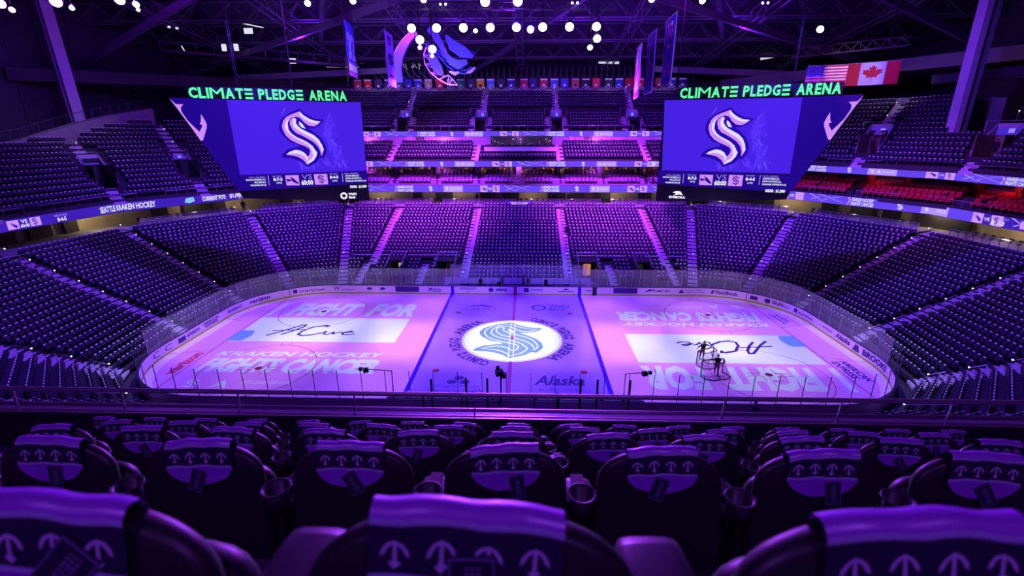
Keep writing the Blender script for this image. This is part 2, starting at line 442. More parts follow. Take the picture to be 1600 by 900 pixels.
for s in (-1, 1):
    MB().use(ice_blue).rect(s * 7.77 - .18, -HY, s * 7.77 + .18, HY, I, .008).build('blue_line', None, ice_o)
    MB().use(ice_red).rect(s * 27.13 - .045, -11.4, s * 27.13 + .045, 11.4, I, .008).build('goal_line', None, ice_o)
    b = MB().use(ice_red)
    for y in (-1, 1):
        b.bar((s * 27.13, y * 3.35, .008), (s * 30.4, y * 4.27, .008), .06, .002)
    b.build('trapezoid_line', None, ice_o)
    b = MB().use(ice_crease)
    P = [(s * 27.1, -1.22), (s * 27.1, 1.22), (s * 25.8, 1.22)] + [(s * (25.75 - .35 * math.sin(PI * i / 8)), 1.22 - 2.44 * i / 8) for i in range(9)]
    b.add([I(u, v, .011) for u, v in P], [tuple(range(len(P)))])
    b.build('goal_crease', None, ice_o)
    for t in (-1, 1):
        b = MB().use(ice_red)
        ring(b, s * 21.03, t * 6.71, 4.57, .06, .009)
        for a in (-1, 1):
            for c in (-.45, .45):
                b.rect(s * 21.03 + c - .03 + a * .0, t * 6.71 + a * 4.6, s * 21.03 + c + .03, t * 6.71 + a * 5.15, I, .009)
                # L marks beside the dot
                b.rect(s * 21.03 + a * .6, t * 6.71 + c * .5 - .03, s * 21.03 + a * 1.8, t * 6.71 + c * .5 + .03, I, .009)
                b.rect(s * 21.03 + a * .6 - .03, t * 6.71 + math.copysign(.22, c), s * 21.03 + a * .6 + .03, t * 6.71 + math.copysign(1.1, c), I, .009)
        b.build('faceoff_circle', None, ice_o)
        for x, r in ((21.03, .30), (6.10, .30)):
            b = MB().use(ice_dot)
            b.add([(s * x + r * math.cos(2 * PI * k / 20), t * 6.71 + r * math.sin(2 * PI * k / 20), .012) for k in range(20)], [tuple(range(20))])
            b.build('faceoff_spot', None, ice_o)
ice_redline = mat('ice_center_line_red', (0.30, 0.03, 0.36), 0.25)
MB().use(ice_redline).rect(-.17, 4.6, .17, HY, I, .008).rect(-.17, -HY, .17, -4.9, I, .008).build('center_line', None, ice_o)
# centre emblem
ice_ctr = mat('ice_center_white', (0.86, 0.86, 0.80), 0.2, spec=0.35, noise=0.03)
ice_em = mat('ice_emblem_blue', (0.16, 0.27, 0.42), 0.25)
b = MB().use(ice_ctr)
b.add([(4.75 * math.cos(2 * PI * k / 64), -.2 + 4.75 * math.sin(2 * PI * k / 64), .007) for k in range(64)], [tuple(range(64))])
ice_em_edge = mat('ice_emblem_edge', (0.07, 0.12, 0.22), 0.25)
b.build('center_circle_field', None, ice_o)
b = MB()
def inset(P, d):
    n = len(P); A = sum(P[i][0] * P[(i + 1) % n][1] - P[(i + 1) % n][0] * P[i][1] for i in range(n)); sg = 1 if A > 0 else -1
    out = []
    for i in range(n):
        a, p, c = Vector(P[i - 1]), Vector(P[i]), Vector(P[(i + 1) % n])
        e1, e2 = (p - a).normalized(), (c - p).normalized()
        m = (Vector((-e1.y, e1.x)) + Vector((-e2.y, e2.x)))
        m = m.normalized() if m.length > .2 else Vector((-e1.y, e1.x))
        out.append(tuple(p + m * d * sg))
    return out
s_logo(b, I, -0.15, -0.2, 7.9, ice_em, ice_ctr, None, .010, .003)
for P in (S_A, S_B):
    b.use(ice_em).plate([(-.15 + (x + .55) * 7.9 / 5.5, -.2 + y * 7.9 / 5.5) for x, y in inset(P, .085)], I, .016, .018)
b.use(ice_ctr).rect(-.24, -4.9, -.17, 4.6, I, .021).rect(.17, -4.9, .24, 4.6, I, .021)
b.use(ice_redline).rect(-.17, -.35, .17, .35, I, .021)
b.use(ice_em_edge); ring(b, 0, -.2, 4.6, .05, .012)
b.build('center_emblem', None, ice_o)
b = MB().use(ice_ink)
def arctext(txt, a0, a1, r, h):
    """text running clockwise round the circle"""
    vs, fs = text_geo(txt, .04, 0)
    out = []
    for x, y in vs:
        a = a0 + (a1 - a0) * x
        rr = r + h * y
        out.append((rr * math.cos(a), -.2 + rr * math.sin(a), .012))
    b.add(out, fs)
R_ = math.radians
arctext('CLIMAT', R_(70), R_(43), 5.0, .98); arctext('=', R_(41.5), R_(37.5), 5.0, .98)
arctext('PLEDG', R_(31), R_(7), 5.0, .98); arctext('=', R_(5.5), R_(1.5), 5.0, .98)
arctext('ARENA', R_(-8), R_(-52), 5.0, .98)
arctext('CLIMAT', R_(250), R_(221), 5.0, .98); arctext('=', R_(219.5), R_(215.5), 5.0, .98)
arctext('PLEDG', R_(208), R_(185), 5.0, .98); arctext('=', R_(183.5), R_(179.5), 5.0, .98)
arctext('ARENA', R_(170), R_(126), 5.0, .98)
b.build('circle_lettering', None, ice_o)
# sponsors painted on the ice
b = MB().use(ice_ink)
b.text('S Y M E T R A', -6.0, 7.55, -1.9, 8.0, I, .008, bold=.0)
b.plate([(-5.4, 8.6), (-4.6, 9.1), (-3.6, 9.3), (-2.9, 8.9), (-2.4, 8.5), (-3.1, 8.6), (-3.8, 8.9), (-4.6, 8.8)], I, .006, .008)
ring(b, 2.75, 8.5, .72, .28, .008, n=16)
b.text('WaFd', 3.9, 8.6, 6.2, 9.5, I, .008, bold=.02); b.text('Bank', 3.9, 7.6, 5.8, 8.4, I, .008, bold=.01)
b.text('Alaska', 1.95, -8.9, 6.0, -7.35, I, .008, bold=.03, shear=.35); b.text('A I R L I N E S', 2.3, -9.75, 5.8, -9.35, I, .008, bold=.0)
b.text('Virginia Mason', -5.7, -9.45, -2.3, -9.05, I, .008, bold=.0); b.text('Franciscan Health', -6.0, -10.1, -2.0, -9.65, I, .008, bold=.0)
for cx, cy in ((-4.0, -7.9), (-4.5, -8.55), (-3.5, -8.55)):
    b.add([(cx + .42 * math.cos(2 * PI * k / 16), cy + .34 * math.sin(2 * PI * k / 16), .009) for k in range(16)], [tuple(range(16))])
b.build('sponsor_lettering', None, ice_o)
RL = lambda u, v, w=0.0: (-27.9 + -v, -6.0 + u, w)      # runs up the ice beside the left goal line
RRf = lambda u, v, w=0.0: (28.3 + v, -5.8 - u, w)
b = MB().use(mat('ice_sponsor_red', (0.62, 0.02, 0.12), 0.3)).text('verizon', -2.0, -.5, 2.1, .5, lambda u, v, w=0: (-27.9 - v * 1.0, -6.0 + u, w), .01, bold=.04)
b.build('sponsor_lettering', None, ice_o)
b = MB().use(ice_ink)
b.text('AMERICAN', -1.8, .1, 1.8, .75, lambda u, v, w=0: (28.1 + v, -5.8 - u, w), .01, bold=.04)
b.text('EXPRESS', -1.6, -.7, 1.4, -.05, lambda u, v, w=0: (28.1 + v, -5.8 - u, w), .01, bold=.04)
for q in ((-1.5, .2, 1.0, .35), (-.6, .5, .7, .62), (-1.2, -.25, 1.4, -.1), (-1.6, -.5, -.2, -.38)):
    b.rect(q[0], q[1], q[2], q[3], lambda u, v, w=0: (28.1 + v, 5.6 - u, w), .01)
b.build('sponsor_lettering', None, ice_o)

# ------------------------------------------------------------------ dasher boards and glass
def bpath(off=0.0, n=14):
    r = RR + off
    out = [(0, -HY - off)]
    for cx, cy, a in ((-HX + RR, -HY + RR, -PI / 2), (-HX + RR, HY - RR, -PI), (HX - RR, HY - RR, PI / 2), (HX - RR, -HY + RR, 0)):
        out += [(cx + r * math.cos(a - PI / 2 * i / n), cy + r * math.sin(a - PI / 2 * i / n)) for i in range(n + 1)]
    out.append((0, -HY - off))
    return out
BF, BL = path_frame(bpath(), 1)
BT = BL[-1]
def wall_strip(mb, path, z0, z1, thick, closed=True):
    """solid strip of rectangular section following a plan path"""
    n = len(path)
    inner = path
    vs = []
    for i, p in enumerate(path):
        a = path[i - 1] if i else (path[-2] if closed else p)
        c = path[i + 1] if i < n - 1 else (path[1] if closed else p)
        d = Vector((c[0] - a[0], c[1] - a[1])).normalized()
        nn = Vector((-d.y, d.x)) * thick
        for q, z in ((Vector(p), z0), (Vector(p), z1), (Vector(p) + nn, z1), (Vector(p) + nn, z0)):
            vs.append((q.x, q.y, z))
    fs = []
    for i in range(n - 1):
        for k in range(4):
            l = (k + 1) % 4
            fs.append((4 * i + k, 4 * i + l, 4 * i + 4 + l, 4 * i + 4 + k))
    if not closed:
        fs += [(0, 1, 2, 3), tuple(4 * (n - 1) + k for k in (3, 2, 1, 0))]
    return mb.add(vs, fs)
boards = empty('dasher_boards', (0, -HY, 0))
tag(boards, 'white dasher boards with sponsor lettering and yellow kickplate around the ice', 'rink boards')
boards.location = (0, 0, 0)
wall_strip(MB(), bpath(), 0.0, 1.05, 0.12).build('board_panel', dasher_lit, boards)
wall_strip(MB(), bpath(-0.012), 0.0, 0.19, 0.012).build('kickplate', yellow, boards)
wall_strip(MB(), bpath(-0.02), 1.05, 1.10, 0.16).build('cap_rail', mat('cap_rail_plastic', (0.03, 0.02, 0.08), 0.4), boards)
UF = 79.54 - 39.77
class AdB:
    def rect(s, *a): MB().use(ink).rect(*a).build('sponsor_mark', None, boards); return s
    def plate(s, *a): MB().use(ink).plate(*a).build('sponsor_mark', None, boards); return s
b = AdB()
def ad(t, a, c, v0=.42, v1=.82, bold=.02, shear=0.0):
    MB().use(ink).text(t, a + UF, v0, c + UF, v1, BF, .016, bold=bold, shear=shear).build('sponsor_lettering', None, boards)
ad('C', -6.2, -5.3, .35, .85, .0); ad('C', -4.6, -3.7, .35, .85, .0)
b.rect(-2.9 + UF, .36, -1.9 + UF, .82, BF, .015)
ad('amazon', -1.7, .1, .5, .8); ad('AMERICAN', .6, 3.1, .66, .9, .03); ad('EXPRESS', .9, 2.9, .36, .6, .03)
ad('BOEING', 4.6, 6.8, .45, .75, .02, .3); ad('verizon', 7.7, 10.2, .4, .85, .03)
ad('smartsheet', 13.5, 16.4, .4, .82, .0); b.rect(12.8 + UF, .42, 13.25 + UF, .85, BF, .015)
ad('W', 17.5, 18.3, .4, .9, .01, .2); ad('orkland', 18.4, 20.0, .45, .68, .0, .2)
for q in (21.9, 23.5):
    b.plate([(q + UF + .35 * math.cos(k * PI / 4), .68 + .16 * math.sin(k * PI / 4)) for k in range(8)], BF, .013, .016)
    b.rect(q - .45 + UF, .38, q + .45 + UF, .42, BF, .015)
ad('Mobile', 29.2, 30.7, .5, .85, .01); b.rect(29.1 + UF, .36, 30.8 + UF, .41, BF, .015)
ad('amazon', 33.0, 35.0, .62, .9, .01)
b.plate([(33.3 + UF, .5), (34.0 + UF, .4), (34.7 + UF, .5), (34.0 + UF, .34)], BF, .013, .016)
b.plate([(36.8 + UF + .3 * math.cos(k * PI / 5), .62 + .27 * math.sin(k * PI / 5)) for k in range(10)], BF, .013, .016)
ad('PEPSI', 37.4, 38.8, .45, .8, .04); b.rect(40.8 + UF, .38, 41.4 + UF, .88, BF, .015); ad('TOYOTA', 41.6, 43.1, .48, .78, .02)
b.rect(45.0 + UF, .42, 46.8 + UF, .5, BF, .015); b.plate([(45.5 + UF, .66), (45.9 + UF, .9), (46.3 + UF, .66)], BF, .013, .016)
ad('YETI', 48.2, 49.0, .45, .72, .02)
ad('SYMETRA', 56.4, 58.4, .5, .76, .02); b.plate([(55.3 + UF, .45), (55.9 + UF, .85), (56.6 + UF, .8), (56.1 + UF, .62)], BF, .013, .016)
b.plate([(59.4 + UF, .4), (59.75 + UF, .88), (60.1 + UF, .4)], BF, .013, .016)
ad('Virginia Mason', 60.4, 62.2, .65, .85, .0); ad('Franciscan Health', 60.4, 62.6, .4, .58, .0)
ad('PitchBook', 63.7, 66.2, .4, .88, .03); b.plate([(63.2 + UF, .4), (63.35 + UF, .88), (63.6 + UF, .88), (63.45 + UF, .4)], BF, .013, .016)
b.rect(67.5 + UF, .4, 68.3 + UF, .8, BF, .015)
b.plate([(69.4 + UF + .35 * math.cos(k * PI / 5), .62 + .27 * math.sin(k * PI / 5)) for k in range(10)], BF, .013, .016)
ad('WaFd', 69.9, 71.2, .42, .85, .03); ad('Bank', 71.3, 72.1, .45, .75, .0)
ad('smartsheet', 73.2, 75.5, .45, .75, .01); b.rect(72.6 + UF, .42, 73.05 + UF, .85, BF, .015)
ad('amazon', 77.2, 78.7, .5, .75, .0); ad('Alaska', 79.2, 81.3, .4, .9, .03, .3)
b.plate([(81.7 + UF, .3), (82.0 + UF, .9), (82.4 + UF, .9), (82.6 + UF, .3)], BF, .013, .016)
ad('BROOKS', 83.0, 86.4, .35, .9, .05)
b = MB().use(mat('pink_board_panel', (0.85, 0.45, 0.85), 0.5)).rect(49.8 + UF, .22, 51.4 + UF, 1.0, BF, .015)
b.use(mat('board_led_navy', (0.05, 0.01, 0.20), 0.3)).rect(25.1 + UF, .3, 28.0 + UF, .98, BF, .016).rect(51.6 + UF, .3, 54.5 + UF, .98, BF, .016)
b.use(ice_blue).rect(31.9 + UF, .0, 32.3 + UF, 1.05, BF, .018).rect(47.35 + UF, .0, 47.75 + UF, 1.05, BF, .018)
b.use(mat('board_red_stripe', (0.28, 0.01, 0.05), 0.5)).rect(39.6 + UF, .0, 39.94 + UF, 1.05, BF, .018)
b.use(blackmetal).rect(49.1 + UF, 0, 49.62 + UF, 1.05, BF, .018).rect(12.36 + UF, .15, 12.42 + UF, 1.05, BF, .018).rect(67.08 + UF, .15, 67.14 + UF, 1.05, BF, .018)
b.build('coloured_panels', None, boards)
glass = glassmat('rink_glass_panes', (0.86, 0.82, 0.94), 0.10, 0.12)
clear_glass = glassmat('clear_glass_panes', (0.97, 0.965, 0.985), 0.012, 0.02)
shield = empty('rink_glass_shield', (0, 0, 0))
tag(shield, 'clear safety glass shield with thin posts standing on the dasher boards', 'rink glass')
GF, GL = path_frame(bpath(0.06), 1)
GTOT = GL[-1]
npan = 96
darkpost = mat('glass_post', (0.05, 0.03, 0.14), 0.4)
palepost = mat('glass_post_pale', (0.32, 0.28, 0.45), 0.4)
for i in range(npan):
    u0 = GTOT * i / npan; u1 = GTOT * (i + 1) / npan
    p0, p1 = GF(u0, 0), GF(u1, 0)
    zt = 3.25
    mid = ((p0[0] + p1[0]) / 2, (p0[1] + p1[1]) / 2)
    if not (mid[1] > 12 and abs(mid[0]) < 6.3):
        MB().add([(p0[0], p0[1], 1.1), (p1[0], p1[1], 1.1), (p1[0], p1[1], zt), (p0[0], p0[1], zt)], [(0, 1, 2, 3)]).build('glass_pane', clear_glass if mid[1] < -7 else glass, shield)
    MB().box((p0[0], p0[1], (1.1 + zt) / 2), (.04, .04, zt - 1.1)).build('glass_post', darkpost if p0[1] < -8 else palepost, shield)

# ------------------------------------------------------------------ bowl sections
LV = [  # front point, top point  (left side up and across to the right side)
    ((-9.5, -14.5), (-10, -31)),
    ((-20, -14.5), (-25, -31)), ((-26, -13.3), (-37.5, -25.0)), ((-31, -8.8), (-45, -15)), ((-32.3, 0), (-46.0, -1)),
    ((-32.2, 9.2), (-45.2, 11)), ((-28.8, 15), (-37.8, 23.9)), ((-22.7, 16.9), (-26.4, 31.9)), ((-19.9, 16.9), (-18.3, 31.9)),
    ((-6.9, 16.9), (-6.15, 31.9)), ((6.9, 16.9), (6.4, 31.9)), ((20.4, 16.9), (18.7, 31.9)), ((22.7, 16.9), (26.4, 31.9)),
    ((28.8, 15), (37.8, 23.9)), ((32.2, 9.2), (45.2, 11)), ((32.6, 0), (46.0, -1.5)), ((31, -8.8), (45, -15)),
    ((26, -13.3), (37.5, -25.0)), ((20, -14.5), (25, -31)), ((9.5, -14.5), (10, -31))]
terr = MB()
stairs = []
SEATS = []        # (x, y, z, rot, kind)
def lerp(a, b, t): return (a[0] + (b[0] - a[0]) * t, a[1] + (b[1] - a[1]) * t)
def bowl(mb, V, rows, z0, rise, pitch, kind, clip=None, aisle=.62, seatclip=None, cell=1.1, skip_first=0, seatpos=.62, clipseats=True):
    """stepped terrace between consecutive vertex pairs"""
    for k in range(len(V) - 1):
        (fa, ta), (fb, tb) = V[k], V[k + 1]
        for r in range(rows):
            a0, a1 = lerp(fa, ta, r / rows), lerp(fa, ta, (r + 1) / rows)
            b0, b1 = lerp(fb, tb, r / rows), lerp(fb, tb, (r + 1) / rows)
            z = z0 + r * rise
            L = math.hypot(b0[0] - a0[0], b0[1] - a0[1])
            n = max(1, int(L / (cell(k, r) if callable(cell) else cell))) if clip else 1
            for i in range(n):
                p0, p1 = lerp(a0, b0, i / n), lerp(a0, b0, (i + 1) / n)
                q0, q1 = lerp(a1, b1, i / n), lerp(a1, b1, (i + 1) / n)
                c = lerp(lerp(p0, p1, .5), lerp(q0, q1, .5), .5)
                if clip and not clip(c[0], c[1], r):
                    continue
                mb.add([(*p0, z - rise), (*p1, z - rise), (*p1, z), (*p0, z), (*q1, z), (*q0, z)], [(0, 1, 2, 3), (3, 2, 4, 5)])
            s0, s1 = lerp(a0, a1, seatpos), lerp(b0, b1, seatpos)
            d = Vector((s1[0] - s0[0], s1[1] - s0[1])); Ls = d.length; d.normalize()
            usable = Ls - 2 * aisle
            ns = int(usable / pitch)
            if ns <= 0 or r < skip_first: continue
            off = aisle + (usable - ns * pitch) / 2 + pitch / 2
            # path runs clockwise seen from above: interior is on the right
            rot = math.atan2(d.y, d.x)
            for i in range(ns):
                x = s0[0] + d.x * (off + i * pitch); y = s0[1] + d.y * (off + i * pitch)
                if clip and clipseats and not clip(x, y, r): continue
                if seatclip and not seatclip(x, y, r): continue
                SEATS.append((x, y, z, rot, kind, r, k, i, ns))
ROWS, Z0, RISE = 22, 0.5, 0.345
TUN = [(-15.8, 1.0), (-9.2, 1.3), (9.3, 1.3), (16.4, 1.0)]
def low_seatclip(x, y, r):
    if y > 15 and r < 5:
        for tx, tw in TUN:
            if abs(x - tx) < tw + .2: return False
        for ax in (-20.6, -12.6, 12.6, 20.6):
            if abs(x - ax - (y - 17) * .12 * (1 if ax < 0 else -1)) < .75: return False
    return True
def low_clip(x, y, r):
    return not (y > 15 and r < 5 and any(abs(x - tx) < tw for tx, tw in TUN))
bowl(terr, LV, ROWS, Z0, RISE, .53, 'lower', seatclip=low_seatclip, clip=low_clip, clipseats=False, cell=lambda k, r: .25 if 7 <= k <= 11 and r < 5 else 100)
bowl(terr, [((9.5, -17.2), (10, -31)), ((-9.5, -17.2), (-10, -31))], 18, Z0 + 1.2, RISE, .53, 'lower')
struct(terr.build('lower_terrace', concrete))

# aisle stairs: two steps to a row, lying on the terrace
def aisle_stairs(name, f, t, rows, z0, rise, w=1.12, m=None, r0=0, r1=None, skip=()):
    b = MB()
    f = Vector(f); t = Vector(t)
    d = (t - f).normalized(); n = Vector((-d.y, d.x))
    step = (t - f).length / rows
    r1 = rows if r1 is None else r1
    for r in range(r0, r1):
        if r in skip: continue
        for h in (0, 1):
            cc = f + d * step * (r - .25 + .5 * h)
            z = z0 + rise * (r - .5 + .5 * h) + .02
            hh = rise / 2 + .05
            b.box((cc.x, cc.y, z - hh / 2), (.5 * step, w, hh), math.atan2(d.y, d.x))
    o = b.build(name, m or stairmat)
    struct(o)
    return o
mag_stair = stairmat
for k, (f, t) in enumerate(LV[1:-1]):
    aisle_stairs('aisle_stairs', f, t, ROWS, Z0, RISE, r0=5 if abs(f[0]) == 19.9 or abs(f[0]) == 20.4 else 0, w=1.7 if f in ((-31, -8.8), (31, -8.8)) else 1.15)
for ax in (-20.6, -12.6, 12.6, 20.6):
    s = 1 if ax < 0 else -1
    aisle_stairs('aisle_stairs', (ax, 16.9), (ax + s * 1.8, 31.9), ROWS, Z0, RISE, .95, r1=5)

# upper levels
UT = 38.2 + .8 * 13
UC = [((-34, 38.2), (-34, UT)), ((-19.0, 38.2), (-18.7, UT)), ((-6.3, 38.2), (-6.1, UT)), ((6.0, 38.2), (6.2, UT)), ((18.4, 38.2), (18.8, UT)), ((34, 38.2), (34, UT))]
UVOM = [-18.9, -6.25, 6.05, 18.5]
uc = MB()
def uclip(x, y, r): return not (r in (5, 6))
def useat(x, y, r):
    if r in (5, 6): return False
    if r < 5:
        for vx in UVOM:
            if abs(x - vx) < (2.0 if r > 0 else 1.0): return False
    return True
bowl(uc, UC, 13, 19.25, .50, .48, 'upper', seatclip=useat, aisle=.5, clip=lambda x, y, r: not (r in (1, 2, 3) and any(abs(x - vx) < .85 for vx in UVOM)), clipseats=False, cell=lambda k, r: .3 if r < 5 else 100)
struct(uc.build('upper_terrace', concrete))
for (f, t) in UC[1:-1]:
    aisle_stairs('aisle_stairs', f, t, 13, 19.25, .50, 1.2, r0=7)
    aisle_stairs('aisle_stairs', (f[0] - 1.45, f[1]), (f[0] - 1.35, t[1]), 13, 19.25, .50, .9, r1=5)
    aisle_stairs('aisle_stairs', (f[0] + 1.45, f[1]), (f[0] + 1.35, t[1]), 13, 19.25, .50, .9, r1=5)
CC = [((-31, 33.0), (-31, 37.2)), ((-19.9, 33.0), (-19.4, 37.2)), ((-6.7, 33.0), (-6.5, 37.2)), ((6.4, 33.0), (6.3, 37.2)), ((19.7, 33.0), (19.3, 37.2)), ((31, 33.0), (31, 37.2))]
cc = MB()
bowl(cc, CC, 5, 14.95, .52, .49, 'upper', seatclip=lambda x, y, r: not (abs(x - .3) < 6.0 and r in (1, 2, 3, 4)))
struct(cc.build('club_terrace', concrete))
for (f, t) in CC[1:-1]:
    aisle_stairs('aisle_stairs', f, t, 5, 14.95, .52, 1.1)
# left upper end
UL = [((-46, -14), (-58.5, -18)), ((-46.5, -1), (-59.0, -1.5)), ((-45.8, 12), (-57.0, 18.6)), ((-41, 20), (-51.3, 28.0)), ((-36.5, 25.6), (-44.5, 36)), ((-27, 32.5), (-30, 45))]
def lclip(x, y, r): return x > -54.6 + .06 * (y - 8) and (y < 20 or x > -54.6 + .35 * (y - 20))
def lseat(x, y, r):
    if r < 7 and (x + 46.8) ** 2 + (y - 12.9) ** 2 < 1: return False
    for (cx, cy, ex, ey) in LVOM:
        dx, dy = ex - cx, ey - cy; L2 = dx * dx + dy * dy
        t = max(0, min(1, ((x - cx) * dx + (y - cy) * dy) / L2))
        if math.hypot(x - cx - dx * t, y - cy - dy * t) < 1.85: return False
    return True
LVOM = [(-47.9, 13.6, -51.5, 15.7), (-43.4, 21.9, -46.9, 24.7)]
def invom(x, y, V, hw):
    for (cx, cy, ex, ey) in V:
        dx, dy = ex - cx, ey - cy; L = math.hypot(dx, dy)
        t = ((x - cx) * dx + (y - cy) * dy) / L; q = abs((x - cx) * dy - (y - cy) * dx) / L
        if -.1 < t < L and q < hw: return True
    return False
ul = MB()
bowl(ul, UL, 16, 11.55, .55, .48, 'upper', clip=lambda x, y, r: lclip(x, y, r) and not invom(x, y, LVOM, 1.0), seatclip=lseat, cell=.4)
struct(ul.build('upper_terrace', concrete))
for (f, t) in UL[1:-1]:
    aisle_stairs('aisle_stairs', f, t, 16, 11.55, .55, 1.2, r1=12 if f[0] < -44 else 16, skip=range(3, 9) if f[0] in (-45.8, -41) else ())
# right suites and upper end
UR = [((27, 32.5), (30, 43.7)), ((37, 25.3), (44, 35)), ((41.5, 19), (50.6, 26.4)), ((46, 9), (56.3, 14)), ((46.5, -1), (57.7, -1.5)), ((46, -14), (57, -18))]
RVOM = [(43.3, 20.5, 46.2, 22.9), (48.2, 10.1, 51.4, 11.6)]
def rclip(x, y, r): return not (r > 5 and (x - 49.6) * .4 - (y - 16.2) * .91 > -.3) and not invom(x, y, RVOM, 1.1)
def rseat(x, y, r):
    for (cx, cy, ex, ey) in RVOM:
        dx, dy = ex - cx, ey - cy; L2 = dx * dx + dy * dy
        t = max(0, min(1, ((x - cx) * dx + (y - cy) * dy) / L2))
        if math.hypot(x - cx - dx * t, y - cy - dy * t) < 1.85: return False
    return True
ur = MB()
bowl(ur, UR, 14, 15.25, .54, .48, 'upper', clip=rclip, seatclip=rseat, cell=.4)
struct(ur.build('upper_terrace', concrete))
for (f, t) in UR[1:-1]:
    aisle_stairs('aisle_stairs', f, t, 14, 15.25, .54, 1.2, r1=14 if f[0] < 44 else 6, skip=range(2, 7) if f[0] in (41.5, 46) else ())
def off(V, a, b):
    out = []
    for f, t in V:
        d = Vector((t[0] - f[0], t[1] - f[1])).normalized()
        out.append(((f[0] + d.x * a, f[1] + d.y * a), (f[0] + d.x * b, f[1] + d.y * b)))
    return out
SR = off(UR, .35, 3.2)
sr = MB()
bowl(sr, SR, 3, 11.35, .42, .62, 'red', aisle=.7, seatclip=lambda x, y, r: True)
struct(sr.build('suite_terrace', darkwall))
SF = [((-31, 33.0), (-31, 36.4)), ((-19.6, 33.0), (-19.4, 36.4)), ((-12.9, 33.0), (-12.9, 36.4)), ((-6.3, 33.0), (-6.3, 36.4)), ((0, 33.0), (0, 36.4)), ((6.4, 33.0), (6.4, 36.4)), ((13.1, 33.0), (13.1, 36.4)), ((19.6, 33.0), (19.4, 36.4)), ((31, 33.0), (31, 36.4))]
sf = MB()
bowl(sf, SF, 4, 11.35, .37, .62, 'suite', aisle=.75)
struct(sf.build('suite_terrace', mat('suite_terrace_paint', (0.25, 0.15, 0.3), 0.7)))
# ------------------------------------------------------------------ folding seats
def seat_template(hi=False):
    """folded stadium seat, front towards -Y, origin on the tread"""
    b = MB()
    b.use(seatnavy)
    # back shell: rounded top, leaning back
    prof = [(-.215, .34), (-.225, .62), (-.205, .76), (-.15, .825), (.15, .825), (.205, .76), (.225, .62), (.215, .34)]
    def P(x, z, o): return (x, .02 + (z - .4) * .20 + o, z)
    n = len(prof)
    fr = [P(x * .92, z - .012 if z > .7 else z, -.025) for x, z in prof]; bk = [P(x, z, .02) for x, z in prof]
    b.add(fr + bk, [tuple(range(n)), tuple(range(2 * n - 1, n - 1, -1))] + [(i, i + n, (i + 1) % n + n, (i + 1) % n) for i in range(n)])
    # folded pan
    pan = [(-.20, .36), (-.205, .64), (-.17, .685), (.17, .685), (.205, .64), (.20, .36)]
    def Q(x, z, o): return (x, -.075 + (z - .4) * .10 + o, z)
    m = len(pan)
    fr = [Q(x, z, -.045) for x, z in pan]; bk = [Q(x, z, .02) for x, z in pan]
    b.add(fr + bk, [tuple(range(m)), tuple(range(2 * m - 1, m - 1, -1))] + [(i, i + m, (i + 1) % m + m, (i + 1) % m) for i in range(m)])
    # pale strip on top of the back, the lamp highlight put into its colour
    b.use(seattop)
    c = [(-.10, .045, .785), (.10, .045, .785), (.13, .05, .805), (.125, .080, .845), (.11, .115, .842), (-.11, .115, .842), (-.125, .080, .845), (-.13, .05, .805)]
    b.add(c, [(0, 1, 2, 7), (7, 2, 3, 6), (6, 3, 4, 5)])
    b.use(seatnavy)
    # stanchion and arm
    b.box((-.265, .02, .30), (.035, .10, .60)); b.box((-.265, -.08, .60), (.05, .30, .035))
    b.box((-.265, .05, .02), (.06, .24, .04))
    return b
def suite_template(m):
    b = MB().use(m)
    n = 8
    for z0, z1, y0, y1, w in ((.40, .92, .14, .26, .25), (.32, .50, -.25, .16, .24)):
        r = .05
        pr = [(-w, z0 + r), (-w, z1 - r), (-w + r, z1), (w - r, z1), (w, z1 - r), (w, z0 + r), (w - r, z0), (-w + r, z0)]
        b.add([(x, y0, z) for x, z in pr] + [(x, y1, z) for x, z in pr], [tuple(range(8)), tuple(range(15, 7, -1))] + [(i, i + 8, (i + 1) % 8 + 8, (i + 1) % 8) for i in range(8)])
    for s_ in (-1, 1):
        b.box((s_ * .28, -.02, .62), (.055, .38, .05)); b.box((s_ * .28, .08, .40), (.04, .1, .4))
    b.use(blackmetal).box((0, .02, .16), (.08, .3, .32))
    return b
def bulk(name, tmpl, inst):
    """one mesh holding many copies of a template (uncounted rest)"""
    tv = np.array(tmpl.v, dtype=np.float64); nv = len(tv)
    A = np.array([(i[0], i[1], i[2], i[3]) for i in inst])
    c, s_ = np.cos(A[:, 3]), np.sin(A[:, 3])
    X = tv[None, :, 0] * c[:, None] - tv[None, :, 1] * s_[:, None] + A[:, 0:1]
    Y = tv[None, :, 0] * s_[:, None] + tv[None, :, 1] * c[:, None] + A[:, 1:2]
    Z = tv[None, :, 2] + A[:, 2:3]
    V = np.stack([X, Y, Z], -1).reshape(-1, 3)
    ln = np.array([len(f) for f in tmpl.f]); li = np.array([i for f in tmpl.f for i in f])
    N = len(inst)
    loops = (li[None, :] + (np.arange(N) * nv)[:, None]).reshape(-1)
    tot = np.tile(ln, N); st = np.concatenate([[0], np.cumsum(tot)[:-1]])
    me = bpy.data.meshes.new(name)
    me.vertices.add(len(V)); me.vertices.foreach_set('co', V.astype(np.float32).ravel())
    me.loops.add(len(loops)); me.loops.foreach_set('vertex_index', loops.astype(np.int32))
    me.polygons.add(len(tot)); me.polygons.foreach_set('loop_start', st.astype(np.int32)); me.polygons.foreach_set('loop_total', tot.astype(np.int32))
    for q in tmpl.mats: me.materials.append(q)
    me.polygons.foreach_set('material_index', np.tile(np.array(tmpl.mi), N).astype(np.int32))
    me.update(calc_edges=True); me.validate()
    o = bpy.data.objects.new(name, me); COL.objects.link(o)
    return o
CAMP = Vector(cam.location)
